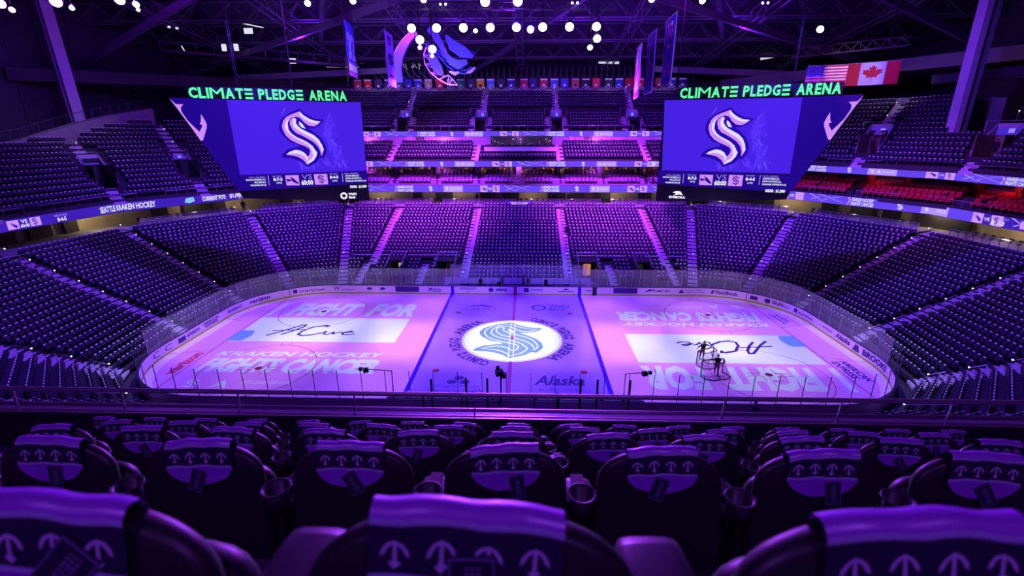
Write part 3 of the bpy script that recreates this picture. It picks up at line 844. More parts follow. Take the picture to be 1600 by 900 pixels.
def view(x, y, z):
    d = Vector((x, y, z)) - CAMP
    k = d.dot(fw)
    if k < 1: return None
    return 800 + 738.8 * d.dot(rt) / k, 450 - 738.8 * d.dot(up) / k, k
lower = [q for q in SEATS if q[4] in ('lower', 'upper')]
def inview(q):
    v = view(q[0], q[1], q[2] + .8)
    return v and -20 < v[0] < 1620 and -10 < v[1] < 652
vis = [q for q in lower if inview(q)]
def unhidden(q):
    v = view(q[0], q[1], q[2] + .8)
    return v[1] < 600
vis.sort(key=lambda q: (0 if unhidden(q) else 1, view(q[0], q[1], q[2] + .8)[2]))
single = vis[:300]; rest = vis[300:] + [q for q in lower if not inview(q) and q[1] < 40]
st_mesh = seat_template()
proto = st_mesh.build('folding_seat')
first = True
SECN = {1: 'near left corner', 2: 'left end lowest block', 3: 'left end, block beside the near corner', 4: 'left end middle block', 5: 'left end far block', 14: 'right end far block', 15: 'right end middle block', 16: 'right end lowest block', 17: 'near right corner'}
for q in single:
    o = proto if first else proto.copy()
    if not first: COL.objects.link(o)
    first = False
    o.location = q[:3]; o.rotation_euler = (0, 0, q[3])
    nm = SECN.get(q[6], ('left' if q[0] < 0 else 'right') + ' side') if q[4] == 'lower' else ('upper left block %d' if q[0] < 0 else 'upper right block %d') % (q[6] + 1)
    tag(o, 'navy folding seat, %s, row %d up, seat %d along' % (nm, q[5] + 1, q[7] + 1), 'seat', 'navy folding seats, %s' % nm)
o = bulk('folding_seats', st_mesh, rest)
tag(o, 'rows of folded navy plastic stadium seats filling the rest of the bowl', 'seats', kind='stuff')
tr = suite_template(seatred); pr_ = tr.build('suite_seat')
reds = [q for q in SEATS if q[4] == 'red' and q[0] > 30 and inview(q)]
first = True
for q in reds:
    o = pr_ if first else pr_.copy()
    if not first: COL.objects.link(o)
    first = False
    o.location = q[:3]; o.rotation_euler = (0, 0, q[3])
    tag(o, 'red-lit box seat above the right ribbon board, block %d, %s row, seat %d' % (q[6] + 1, ('front', 'middle', 'back')[q[5]], q[7] + 1), 'seat', 'red-lit box seats, %s row' % ('front', 'middle', 'back')[q[5]])
suites = [q for q in SEATS if q[4] == 'suite' and inview(q)]
o = bulk('suite_seats', suite_template(seatviolet), suites)
tag(o, 'rows of purple-lit upholstered suite seats between the two far ribbon boards', 'seats', kind='stuff')

# ------------------------------------------------------------------ ribbon boards, suites and concourse
RING = [(-46, -16), (-46.5, -1), (-45.8, 12), (-38, 24.5), (-27, 32.5), (27, 32.5), (38, 24.5), (45.8, 12), (46.5, -1), (46, -16)]
RF, RL_ = path_frame(RING, 1)
def svals(s0, s1, n, verts=None):
    out = [s0 + (s1 - s0) * i / n for i in range(n + 1)]
    for q in (RL_ if verts is None else verts):
        if s0 < q < s1: out += [q - 1e-4, q + 1e-4]
    return sorted(out)
rb_blue = emat('ribbon_led_blue', (0.125, 0.055, 0.85), 1.0)
rb_deep = emat('ribbon_led_deep_blue', (0.045, 0.012, 0.45), 1.0)
rb_white = emat('ribbon_led_white', (0.80, 0.75, 1.0), 1.0)
rb_pale = emat('ribbon_led_pale', (0.45, 0.28, 0.95), 1.0)
rb_pink = emat('ribbon_led_pink', (0.62, 0.30, 0.95), 1.0)
def module(t, F, s, z0, z1):
    h = z1 - z0
    B = lambda nm, b: b.build(nm, None, t)
    B('ribbon_symbol', MB().use(rb_pink).plate([(s - .35, z0 + .1), (s - .1, z0 + h * .6), (s - .3, z1 - .12), (s - .05, z1 - .1), (s + .05, z0 + h * .6), (s - .2, z0 + .1)], F, .012, .016))
    B('led_lettering', MB().use(rb_white).text('KRAKEN HOCKEY', s + .15, z0 + h * .55, s + 2.6, z1 - .08, F, .016, bold=.03, shear=.2))
    B('led_lettering', MB().use(rb_white).text('FIGHTS CANCER', s + .1, z0 + .1, s + 2.6, z0 + h * .48, F, .016, bold=.03, shear=.2))
    B('led_emblem', s_logo(MB(), F, s + 5.3, (z0 + z1) / 2, h * .82, None, rb_white, None, .012, .004))
    B('led_panel', MB().use(rb_pale).rect(s + 7.3, z0 + .06, s + 10.3, z1 - .06, F, .014, n=4))
    B('led_emblem', s_logo(MB(), F, s + 7.8, (z0 + z1) / 2, h * .5, None, rb_white, None, .016, .004))
    B('led_lettering', MB().use(rb_white).text('A', s + 8.3, z0 + .25, s + 8.7, z1 - .25, F, .018))
    B('led_lettering', MB().use(rb_white).text('CANCER CARE', s + 8.85, z0 + .35, s + 10.1, z1 - .35, F, .018, bold=.0))
    for k, q in enumerate((s + 13.0, s + 14.9)):
        b = MB().use(rb_pink).rect(q, z0 + .06, q + 1.1, z1 - .06, F, .014)
        if k == 0:
            b.use(rb_deep).plate([(q + .1, z1 - .3), (q + .5, z0 + h * .55), (q + .3, z1 - .2), (q + .95, z0 + .45), (q + .8, z0 + .2), (q + .6, z0 + .4)], F, .016, .018)
        else:
            s_logo(b, F, q + .5, (z0 + z1) / 2, h * .7, None, rb_deep, None, .016, .003)
        B('team_panel', b)
    B('led_lettering', MB().use(rb_white).text('VS', s + 14.2, z0 + .38, s + 14.75, z1 - .38, F, .016))
    b = MB().use(rb_pale)
    for a, c in (((16.6, .95), (18.3, .25)), ((18.3, .25), (18.9, .5)), ((17.8, .98), (20.9, .2)), ((19.5, .7), (20.8, .95)), ((16.9, .3), (18.0, .7))):
        b.plate([(s + a[0], z0 + h * a[1]), (s + c[0], z0 + h * c[1]), (s + c[0] + .12, z0 + h * c[1]), (s + a[0] + .3, z0 + h * a[1])], F, .012, .015)
    B('led_lightning', b)
def ribbon(name, label, F, path, s0, s1, z0, z1, mods, extra=None, base=None):
    t = empty(name); tag(t, label, 'ribbon board', None)
    b = MB().use(base or rb_blue)
    n = max(2, int((s1 - s0) / .7))
    # back box
    sv = svals(s0, s1, n, RL_ if F is RF else [])
    pts = [F(q, 0, 0)[:2] for q in sv]
    pts2 = [F(q, 0, -.35)[:2] for q in sv]
    n = len(sv) - 1
    vs = []
    for p, q in zip(pts, pts2):
        vs += [(*p, z0), (*p, z1), (*q, z1), (*q, z0)]
    fs = []
    for i in range(n):
        for k in range(4):
            l = (k + 1) % 4
            fs.append((4 * i + k, 4 * i + 4 + k, 4 * i + 4 + l, 4 * i + l))
    MB().add(vs, fs).build('housing', blackmetal, t)
    b = MB().use(base or rb_blue)
    for qa, qb in zip(sv, sv[1:]): b.rect(qa, z0 + .03, qb, z1 - .03, F, .01)
    b.build('led_face', None, t)
    for m in mods:
        module(t, F, m, z0, z1)
    if extra: extra(PartB(t), F)
    return t
class PartB:
    def __init__(s, t): s.t = t; s.m = None
    def use(s, m): s.m = m; return s
    def rect(s, *a, **k): MB().use(s.m).rect(*a, **k).build('led_panel', None, s.t); return s
    def plate(s, *a, **k): MB().use(s.m).plate(*a, **k).build('led_emblem', None, s.t); return s
    def text(s, *a, **k): MB().use(s.m).text(*a, **k).build('led_lettering', None, s.t); return s
def left_extra(b, F):
    z0, z1 = 10.1, 11.2
    b.use(rb_deep).rect(16.0, 10.14, 24.5, 11.16, F, .011, n=12)
    b.use(rb_pink).rect(16.1, 10.25, 17.1, 11.05, F, .014).rect(18.1, 10.25, 19.1, 11.05, F, .014)
    b.use(rb_deep).plate([(16.2, 10.95), (16.6, 10.6), (16.4, 10.9), (17.0, 10.5), (16.8, 10.3), (16.6, 10.5)], F, .016, .018)
    s_logo(b, F, 18.55, 10.65, .75, None, rb_deep, None, .016, .003)
    b.use(rb_white).text('VS', 17.3, 10.68, 17.9, 11.02, F, .016).text('60:00', 17.2, 10.28, 18.0, 10.6, F, .016, bold=.03)
    b.use(rb_pale).text('RECORD', 20.5, 10.75, 21.8, 10.95, F, .016, bold=.0)
    b.use(rb_white).text('8-4-5', 20.7, 10.25, 21.6, 10.65, F, .016, bold=.04)
    b.text('SEATTLE KRAKEN HOCKEY', 25.5, 10.3, 31.6, 11.0, F, .016, bold=.03)
    b.use(emat('ribbon_led_cyan', (0.25, 0.55, 0.85))).plate([(34.8, 10.4), (35.0, 10.95), (35.9, 11.0), (36.0, 10.5), (35.4, 10.3)], F, .012, .016)
    b.use(rb_white).text('CURRENT POT:', 36.9, 10.35, 39.9, 10.95, F, .016, bold=.04)
    b.text('$1,000', 40.4, 10.35, 42.1, 11.0, F, .016, bold=.04)
def right_extra(b, F):
    b.use(rb_deep).rect(143.9, 10.14, 152, 11.16, F, .012, n=12)
    b.use(rb_pale).text('RECORD', 145.4, 10.8, 147.1, 11.0, F, .016, bold=.0)
    b.use(rb_white).text('8-7-3', 145.6, 10.25, 146.8, 10.7, F, .016, bold=.04)
    b.use(rb_pink).rect(148.2, 10.3, 149.4, 11.0, F, .016)
LA = 44.0
ribbon('ribbon_board', 'deep blue LED ribbon board with hockey lettering below the upper left seats', RF, None, 1.0, 43.9, 10.1, 11.2, [], left_extra, rb_deep)
ribbon('ribbon_board', 'lowest blue LED ribbon board across the far side, just above the lower bowl', RF, None, 43.9, 100.5, 10.1, 11.2, [41.9, 64.5, 87.1])
ribbon('ribbon_board', 'lower blue LED ribbon board on the right, below the red box seats', RF, None, 100.5, 158, 10.1, 11.2, [108.9, 130.6], right_extra)
ribbon('ribbon_board', 'middle blue LED ribbon board across the far side, above the suites', RF, None, 43.9, 100.5, 13.92, 14.80, [45.1, 66.4, 87.9])
ribbon('ribbon_board', 'upper blue LED ribbon board on the right, above the red-lit box seats', RF, None, 100.5, 158, 13.92, 14.80, [103.0, 124.5, 145.6])
R3 = [(-33, 37.6), (33, 37.6)]
R3F, _ = path_frame(R3, 1)
ribbon('ribbon_board', 'highest blue LED ribbon board across the far side, below the upper seats', R3F, None, 0, 66, 18.28, 19.16, [-5.2, 17.0, 37.6, 57.9])

# slabs and walls of the ring
def ringstrip(mb, s0, s1, w0, w1, z, F=RF, n=40):
    vs = []
    sv = svals(s0, s1, n); n = len(sv) - 1
    for s in sv:
        vs += [F(s, z, w0), F(s, z, w1)]
    mb.add(vs, [(2 * i, 2 * i + 2, 2 * i + 3, 2 * i + 1) for i in range(n)])
def ringwall(mb, s0, s1, w, z0, z1, F=RF, n=40):
    vs = []
    sv = svals(s0, s1, n); n = len(sv) - 1
    for s in sv:
        vs += [F(s, z0, w), F(s, z1, w)]
    mb.add(vs, [(2 * i, 2 * i + 2, 2 * i + 3, 2 * i + 1) for i in range(n)])
b = MB(); ringstrip(b, 0, RL_[-1], 1.2, -5.2, 8.05); struct(b.build('concourse_floor', lightwall))
b = MB(); ringwall(b, 0, RL_[-1], -5.0, 8.05, 10.4); struct(b.build('wall_concourse', warmwall))
b = MB(); ringstrip(b, 0, RL_[-1], -.3, -5.2, 10.25); struct(b.build('ceiling_concourse', darkwall))
b = MB(); ringstrip(b, 43.9, RL_[-1], -.3, -7.0, 13.95); struct(b.build('ceiling_suites', darkwall))
b = MB(); ringwall(b, 100.5, RL_[-1], -4.6, 11.2, 14.0); struct(b.build('wall_suites', darkwall))
b = MB().box((0, 36.8, 12.7), (62, .2, 2.6)); struct(b.build('wall_suites', mat('suite_back_wall', (0.06, 0.03, 0.04), 0.6)))
b = MB().box((0, 37.75, 17.9), (62, .2, 2.2)); struct(b.build('wall_club', mat('club_wall_paint', (0.60, 0.35, 0.62), 0.6, noise=0.1, nscale=.6)))
b = MB().box((0, 44, 18.2), (68, 12.4, .15)); struct(b.build('ceiling_club', darkwall))
# warm lit openings in the suites (each window one thing of the setting)
warm = [emat('suite_glow_orange', (0.50, 0.10, 0.02), .8), emat('suite_glow_dark', (0.05, 0.02, 0.03), .7), emat('suite_glow_red', (0.22, 0.02, 0.02), .8), emat('suite_glow_gold', (0.75, 0.38, 0.12), .9)]
rnd = random.Random(3)
nw = 0
for x in np.arange(-28.5, 28.6, 3.28):
    nw += 1
    b = MB()
    b.use(warm[1]).box((x, 36.66, 13.2), (2.9, .05, 1.25))
    for k in range(9):
        m = warm[rnd.choice((0, 0, 2, 2, 3, 1))]
        w_ = rnd.uniform(.1, .55) if m is not warm[3] else rnd.uniform(.06, .16)
        b.use(m).box((x + rnd.uniform(-1.2, 1.2), 36.62 - .01 * k, 13.1 + rnd.uniform(-.4, .5)), (w_, .02, rnd.uniform(.08, .5)))
    struct(b.build('window_%d' % nw))
for x in (-24.5, -19.5, -12.9, -6.4, 0, 6.4, 13.0, 19.5, 24.5):
    struct(MB().box((x, 36.3, 12.6), (.85 if x in (-19.5, 0, 13.0, -6.4) else .5, .7, 2.7)).build('wall_suite_pier', mat('pier_paint', (0.30, 0.16, 0.42), 0.6)))
    if x not in (0,):
        struct(MB().box((x + .2, 34.5, 12.1), (.09, 3.0, 1.3)).build('wall_suite_divider', blackmetal))
# right suites: dividers, red-lit piers
for i, s in enumerate(np.arange(104, 156, 4.4)):
    p = RF(s, 12.6, -4.2)
    struct(MB().box((p[0], p[1], 12.7), (.7, .7, 2.5)).build('wall_suite_pier', mat('pier_red_light_tint', (0.40, 0.05, 0.06), 0.6)))  # red light on the piers is put into their colour
    q0, q1 = RF(s, 11.9, -.5), RF(s, 11.9, -4.0)
    struct(MB().bar((*q0[:2], 11.9), (*q1[:2], 12.6), .08, .9).build('wall_suite_divider', darkwall))
    s2 = s + 2.2
    c = RF(s2, 0, -4.45)
    d0, d1 = RF(s2 - 1.4, 0, -4.5), RF(s2 + 1.4, 0, -4.5)
    struct(MB().bar((*d0[:2], 12.95), (*d1[:2], 12.95), .08, .55).build('wall_suite_screen', mat('suite_screen_wall', (0.16, 0.13, 0.45), 0.6)))
def lamp(name, kind, loc, target, power, color, **k):
    return light(name, kind, loc, target, power, color, **k)
for s in (108, 120, 132, 144):
    p = RF(s, 13.7, -2.6)
    lamp('suite_red_lamp', 'POINT', p, (0, 0, 0), 60, (1.0, 0.10, 0.10), size=.15)
for x in (-24, -12, 0, 12, 24):
    lamp('suite_lamp', 'POINT', (x, 35.2, 13.75), (0, 0, 0), 130, (0.75, 0.14, 1.0), size=.15)
    lamp('club_lamp', 'POINT', (x, 36.4, 18.1), (0, 0, 0), 190, (0.80, 0.16, 1.0), size=.2)
for s, pw in ((27.5, 120), (37, 60), (42.5, 60), (50, 25), (60.5, 90), (69, 18), (73, 60), (85.5, 60), (92, 30), (98.5, 90), (107, 30), (113.5, 60), (122.5, 120), (130, 25), (138.5, 130), (144.5, 110), (150, 90)):
    p = RF(s, 9.9, -3.2)
    lamp('concourse_lamp', 'POINT', p, (0, 0, 0), pw, (1.0, 0.76, 0.44), size=.15)
b = MB()
for s in np.arange(3, 155, 3.7):
    if any(abs(s - q) < 2.2 for q in (27.5, 42.5, 60.5, 73, 85.5, 98.5, 122.5, 138.5, 144.5, 150)): continue
    w_ = rnd.uniform(1.2, 3.0)
    n0, n1 = RF(s, 0, -4.7), RF(s + w_, 0, -4.7)
    b.use(darkwall).bar((*n0[:2], 9.2), (*n1[:2], 9.2), .3, 2.3)
struct(b.build('wall_concourse_panels'))
# drink rail with bar stools along the top of the lower bowl
RT, RTL = path_frame([(-44.2, 10.2), (-37.4, 23.2), (-26.3, 31.4), (26.3, 31.4), (37.4, 23.2), (44.2, 10.2), (45.2, -1)], 1)
stool = MB().use(blackmetal)
stool.lathe([(.17, 0), (.17, .02), (.03, .05), (.03, .70), (.19, .72), (.21, .78), (.17, .81)], n=8)
stool.box((0, .17, .98), (.36, .04, .30))
sp = stool.build('bar_stool')
AIS = [lerp(f, t, 1.0) for f, t in LV]
k = 0
RC, RCL = path_frame([(-46.0, 11.6), (-38.3, 24.6), (-26.9, 32.6), (26.9, 32.6), (38.3, 24.6), (46.0, 11.6), (46.9, -1)], 1)
first = True
for s in np.arange(2, RCL[-1] - 2, .85):
    p = RC(s, 0, -.1)
    if any(math.hypot(p[0] - a[0], p[1] - a[1]) < 1.7 for a in AIS): continue
    o = sp if first else sp.copy()
    if not first: COL.objects.link(o)
    first = False
    o.location = (p[0], p[1], 8.05)
    q = RC(s + .1, 0, -.1)
    o.rotation_euler = (0, 0, math.atan2(q[1] - p[1], q[0] - p[0]))
    side = 'left' if p[0] < -28 else ('right' if p[0] > 28 else 'far')
    k += 1
    tag(o, 'black bar stool number %d along the drink rail above the %s lower seats' % (k, side), 'stool', 'bar stools at the %s drink rail' % side)
for seg in range(len(RTL) - 1):
    a, c = RTL[seg] + 1.0, RTL[seg + 1] - 1.0
    n = max(1, int((c - a) / 11.5)) if seg == 2 else 1
    names = {0: 'left end', 1: 'left corner', 2: 'far side', 3: 'right corner', 4: 'right end', 5: 'right end, nearest the camera'}
    for j in range(n):
        u0 = a + (c - a) * j / n + .8; u1 = a + (c - a) * (j + 1) / n - .8
        t = empty('drink_rail'); tag(t, 'steel drink rail with posts above the lower bowl, %s%s' % (names[seg], '' if n == 1 else ', ' + ('leftmost', 'second from left', 'second from right', 'rightmost')[j]), 'railing')
        p, q = RC(u0 * 1.03, 0, .45), RC(u1 * 1.03, 0, .45)
        MB().bar((*p[:2], 9.12), (*q[:2], 9.12), .28, .04).build('counter', steel, t)
        m = max(2, int((u1 - u0) / 1.6))
        for i in range(m + 1):
            z = lerp(p[:2], q[:2], i / m)
            MB().bar((*z, 8.05), (*z, 9.1), .05).build('post', railmetal, t)
        MB().add([(*p[:2], 8.15), (*q[:2], 8.15), (*q[:2], 9.0), (*p[:2], 9.0)], [(0, 1, 2, 3)]).build('glass_infill', glass, t)
# announcers' bay in the middle of the concourse edge
t = empty('camera_platform', (0.2, 31.9, 8.3)); tag(t, 'curved purple camera platform with lit screen above the middle far section', 'platform')
b = MB().use(mat('platform_violet', (0.20, 0.10, 0.35), 0.5))
b.plate([(-2.3, .55), (2.3, .55), (1.6, .05), (.8, -.2), (-.8, -.2), (-1.6, .05)], lambda u, v, w=0: (u, -w, v), -.3, .35).build('body', None, t)
MB().use(rb_pink).plate([(-1.5, .45), (1.5, .45), (1.1, .1), (-1.1, .1)], lambda u, v, w=0: (u, -w, v), .36, .38).use(rb_deep).text('KRAKEN', -.55, .15, .6, .4, lambda u, v, w=0: (u, -w, v), .39, bold=.02).build('screen', None, t)
# club press table and broadcast window
t = empty('press_table', (0.3, 35.0, 16.0)); tag(t, 'long pale press table with monitors in the middle of the club level', 'table')
MB().box((0, 0, .75), (11.3, .7, .08)).box((0, -.3, .45), (11.3, .06, .55)).build('tabletop', mat('table_white', (0.75, 0.6, 0.75), 0.5), t)
b = MB().use(blackmetal)
for i in range(10):
    b.box((-5 + i * 1.1, .1, 1.0), (.5, .05, .32))
b.build('monitors', None, t)
b = MB().use(emat('booth_dark', (0.02, 0.012, 0.03), 1)).box((0.4, 37.6, 17.75), (9.9, .1, 1.35))
for i in range(34):
    m = rnd.choice((emat('booth_blue', (0.12, 0.10, 0.6)), emat('booth_white', (0.8, 0.8, 0.95)), emat('booth_red', (0.5, 0.05, 0.1)), warm[1]))
    b.use(m).box((0.4 + rnd.uniform(-4.7, 4.7), 37.53, 17.45 + rnd.uniform(-.25, .6)), (rnd.uniform(.08, .35), .02, rnd.uniform(.06, .3)))
struct(b.build('window_30'))
for x, w_, m in ((-17.6, .95, (0.85, 0.5, 0.85)), (-15.9, 1.4, (0.10, 0.09, 0.05)), (8.3, .5, (0.9, 0.7, 0.9)), (11.0, 1.3, (0.10, 0.07, 0.06)), (-21.5, 1.0, (0.5, 0.25, 0.8))):
    struct(MB().box((x, 37.6, 17.8), (w_, .1, 1.0)).build('wall_club_panel', mat('club_panel_%d' % int(x * 10), m, 0.6)))

# ------------------------------------------------------------------ scoreboards
scr_blue = emat('screen_violet_blue', (0.060, 0.014, 0.76), 1.0)
scr_navy = emat('screen_navy', (0.012, 0.001, 0.24), 1.0)
scr_out = emat('screen_logo_outline', (0.016, 0.0015, 0.40), 1.0)
scr_lav = emat('screen_lavender', (0.62, 0.26, 0.98), 1.0)
scr_hi = emat('screen_white', (0.78, 0.72, 1.0), 1.0)
scr_txt = emat('screen_text_white', (0.85, 0.85, 1.0), 1.1)
scr_mid = emat('screen_mist', (0.10, 0.035, 1.0), 1.0)
sign_g = emat('sign_green', (0.14, 1.0, 0.42), 1.0)
board_dark = mat('scoreboard_shell', (0.008, 0.002, 0.02), 0.5)
def scoreboard(P0, P1, side):
    """side -1: wing at the left edge, +1 wing at the right edge"""
    t = empty('scoreboard')
    F = frame(P0, P1)
    if side < 0:
        tag(t, 'huge hanging scoreboard on the left with white ring logo at its bottom right', 'scoreboard')
        X = lambda u: u
    else:
        tag(t, 'huge hanging scoreboard on the right with white swoosh logo at its bottom left', 'scoreboard')
        X = lambda u: 12.45 - u
    T = lambda P: [(X(u), v) for u, v in P]
    out = [(-4.75, 22.0), (-2.04, 16.34), (-.93, 14.19), (-.3, 13.1), (-.1, 12.35), (4.8, 12.0), (12.5, 11.55), (12.5, 21.85)]
    MB().plate(T(out), F, -1.6, -.02).build('shell', board_dark, t)
    MB().use(scr_navy).plate(T([(-4.7, 21.95), (-2.04, 16.4), (-.93, 14.25), (-.28, 13.1), (5, 13.2), (12.48, 13.45), (12.48, 14.9), (0, 14.72), (0, 21.9)]), F, -.01, .02).build('side_screen', None, t)
    b = MB().use(scr_blue).plate([(0.0 if side < 0 else -.05, 21.85), (12.5, 21.85), (12.45, 14.85), (.02, 14.7)] if side < 0 else [(-.05, 21.95), (12.42, 21.85), (12.45, 14.85), (.3, 14.9)], F, .0, .03)
    b.build('main_screen', None, t)
    # pale sea mist drifting behind the emblem
    mist = [emat('screen_mist_a', (0.070, 0.020, 0.86)), emat('screen_mist_b', (0.088, 0.030, 0.95)), emat('screen_mist_c', (0.20, 0.09, 1.0))]
    rm = random.Random(5)
    b = MB()
    trail = [(5.6, 15.0), (7.0, 15.4), (8.6, 15.6), (10.2, 15.3), (9.9, 16.4), (9.4, 17.4), (9.0, 18.3), (8.8, 19.3), (9.1, 20.2)]
    for k in range(110):
        i = rm.randrange(len(trail) - 1); f_ = rm.random()
        cx = trail[i][0] + (trail[i + 1][0] - trail[i][0]) * f_ + rm.gauss(0, .30); cy = trail[i][1] + (trail[i + 1][1] - trail[i][1]) * f_ + rm.gauss(0, .22)
        a_ = rm.uniform(.9, 2.3); L_ = rm.uniform(.25, .9) if k < 70 else rm.uniform(.1, .4); w_ = rm.uniform(.06, .22) if k < 70 else rm.uniform(.01, .035)
        if cy - L_ < 14.92: cy = 14.95 + L_
        dx, dy = math.cos(a_) * L_, math.sin(a_) * L_; nx, ny = -math.sin(a_) * w_, math.cos(a_) * w_
        ly = .031 + .0001 * k
        b.use(mist[0] if k < 40 else (mist[1] if k < 75 else mist[2])).add([F(cx - dx, cy - dy, ly), F(cx + nx, cy + ny, ly), F(cx + dx, cy + dy, ly), F(cx - nx, cy - ny, ly)], [(0, 3, 2, 1)])
    for cx, cy, a_ in ((5.0, 21.0, 1.2), (4.8, 20.7, 1.0), (9.25, 18.0, 2.2), (9.6, 17.6, 2.3), (9.1, 20.3, .1), (10.1, 15.8, 1.7), (9.7, 15.5, 1.4)):
        b.use(mist[2]).add([F(cx - .35 * math.cos(a_), cy - .35 * math.sin(a_), .046), F(cx + .04, cy, .046), F(cx + .35 * math.cos(a_), cy + .35 * math.sin(a_), .046), F(cx - .04, cy, .046)], [(0, 1, 2, 3)])
    b.build('screen_mist', None, t)
    b = MB()
    uc = 7.0 - .55 if side < 0 else 6.9 - .55
    s_logo(b, F, uc, 18.2, 5.5, scr_out, scr_lav, scr_hi, .05, .015)
    b.build('team_emblem', None, t)
    hook = [(-4.74, 21.87), (-4.34, 21.39), (-3.72, 21.38), (-3.98, 21.09), (-3.99, 20.74), (-3.64, 19.94), (-3.21, 19.36), (-2.81, 18.89), (-2.54, 19.3), (-2.46, 19.54), (-2.68, 19.6), (-2.53, 19.83), (-2.41, 20.5), (-2.22, 20.07), (-2.08, 19.6), (-2.15, 19.24), (-2.41, 18.65), (-2.65, 18.11), (-2.85, 18.05), (-3.32, 19.06), (-3.79, 20.0), (-4.21, 20.86), (-4.48, 21.36)]
    MB().use(scr_lav).plate(T(hook), F, .02, .04).build('hook_emblem', None, t)
    # statistics strip
    b = MB().use(scr_txt)
    dz = 0.0 if side < 0 else .12
    Z = lambda v, u: v + dz * (1 if side < 0 else (1 - u / 6.2))
    def tx(s, u0, v0, u1, v1, bold=.02, m=scr_txt):
        MB().use(m).text(s, u0, v0, u1, v1, F, .04, bold=bold).build('statistics_lettering', None, t)
    tx('GOAL LEADERS', .8, 14.35, 2.3, 14.5, 0, rb_pale)
    tx('MACKLIN CELEBRINI (11)', .5, 14.05, 2.3, 14.27); tx('WILL SMITH (7)', 1.2, 13.78, 2.3, 14.0); tx('WILLIAM EKLUND (6)', .8, 13.5, 2.3, 13.72)
    b.use(rb_pale).rect(2.56, 13.6, 2.62, 14.6, F, .04)
    tx('RECORD', 3.0, 14.4, 3.85, 14.55, 0, rb_pale); tx('8-7-3', 3.05, 14.0, 3.9, 14.32, .04); tx('19 PTS', 3.3, 13.7, 3.8, 13.88, .02)
    b.use(scr_lav).rect(4.22, 13.5, 5.5, 14.55, F, .04)
    b.use(scr_navy).plate([(4.25, 14.2), (4.8, 14.1), (4.6, 14.45), (5.0, 14.2), (5.45, 13.7), (5.35, 13.62), (4.9, 13.85), (4.85, 14.0), (4.35, 13.9)], F, .042, .046)
    tx('VS', 5.8, 14.1, 6.8, 14.6, -.01, rb_pale); tx('60:00', 5.7, 13.5, 6.85, 14.02, .03)
    b.use(scr_lav).rect(7.02, 13.5, 8.34, 14.6, F, .04)
    s_logo(b, F, 7.7, 14.05, 1.0, None, scr_navy, None, .042, .004)
    tx('RECORD', 8.6, 14.5, 9.4, 14.65, 0, rb_pale); tx('8-4-5', 8.6, 14.08, 9.45, 14.4, .04); tx('21 PTS', 8.8, 13.75, 9.3, 13.93, .02)
    b.use(rb_pale).rect(9.86, 13.7, 9.92, 14.65, F, .04)
    tx('GOAL LEADERS', 10.1, 14.5, 11.5, 14.65, 0, rb_pale)
    tx('JORDAN EBERLE (7)', 10.15, 14.2, 11.6, 14.42); tx('JADEN SCHWARTZ (6)', 10.15, 13.93, 11.8, 14.15); tx('CHANDLER STEPHENSON (4)', 10.15, 13.64, 12.3, 13.86)
    tx('50/50:  $1,000', 10.55, 12.95, 12.3, 13.3, .04)
    b.build('statistics_panels', None, t)
    b = MB().use(scr_txt)
    if side < 0:
        ring(b, 0, 0, .36, .22, 0, n=10) if False else None
        for k in range(12):
            a0, a1 = 2 * PI * k / 12, 2 * PI * (k + 1) / 12
            b.plate([(9.82 + r * math.cos(a), 12.2 + r * math.sin(a)) for r, a in ((.2, a0), (.38, a0), (.38, a1), (.2, a1))], F, .0, .03)
        b.text('WaFd', 10.3, 12.22, 11.15, 12.5, F, .03, bold=.05).text('Bank', 10.35, 11.88, 11.05, 12.15, F, .03, bold=.05)
    else:
        b.text('SYMETRA', 1.3, 11.97, 3.0, 12.22, F, .03, bold=.05)
        b.plate([(1.65, 12.6), (2.0, 12.75), (2.45, 12.72), (2.75, 12.3), (2.3, 12.42), (1.95, 12.3), (1.75, 12.2), (2.0, 12.5)], F, .0, .03)
    b.build('sponsor_sign', None, t)
    # hanging steel
    b = MB()
    for u in (1.0, 6.0, 11.5):
        for w in (-.3, -1.3):
            p = F(u, 21.9, w); b.tube([p, (p[0], p[1], 36)], .03, 5)
    b.build('hanging_cables', blackmetal, t)
    # illuminated name on top
    s = empty('arena_name_sign')
    tag(s, 'green illuminated arena name letters on top of the %s scoreboard' % ('left' if side < 0 else 'right'), 'sign')
    k0 = (-3.1, 21.95, 22.92, 11.15) if side < 0 else (1.4, 22.08, 23.06, 15.4)
    u0, z0, z1, u1 = k0
    W = u1 - u0
    MB().plate([(u0 - .2, z0 - .12), (u1 + .2, z0 - .12), (u1 + .2, z1 + .1), (u0 - .2, z1 + .1)], F, -.5, -.25).build('backing', board_dark, s)
    WT = {'I': .26, 'M': 1.75, 'A': 1.2, 'T': .98, 'L': .82, 'P': .95, 'E': .84, 'N': 1.15, 'G': 1.1, 'D': 1.08, 'C': 1.05, 'R': 1.02}
    def part(txt, a, c):
        tot = sum(WT[q] for q in txt) + .17 * (len(txt) - 1); k = (c - a) / tot; p = a
        for q in txt:
            MB().use(sign_g).text(q, u0 + W * p, z0, u0 + W * (p + WT[q] * k), z1, F, .05, bold=.0 if q == 'M' else .035, thick=.14).build('letter', None, s)
            p += (WT[q] + .17) * k
    def bars(a, c):
        b = MB().use(sign_g)
        for i in range(3):
            zz = z0 + (z1 - z0) * (.0 + .4 * i)
            b.plate([(u0 + W * a, zz), (u0 + W * c, zz), (u0 + W * c, zz + (z1 - z0) * .2), (u0 + W * a, zz + (z1 - z0) * .2)], F, -.09, .05)
        if i == 2: b.build('letter_bars', None, s)
    part('CLIMAT', 0, .325); bars(.335, .383); part('PLEDG', .418, .648); bars(.660, .705); part('ARENA', .745, 1.0)
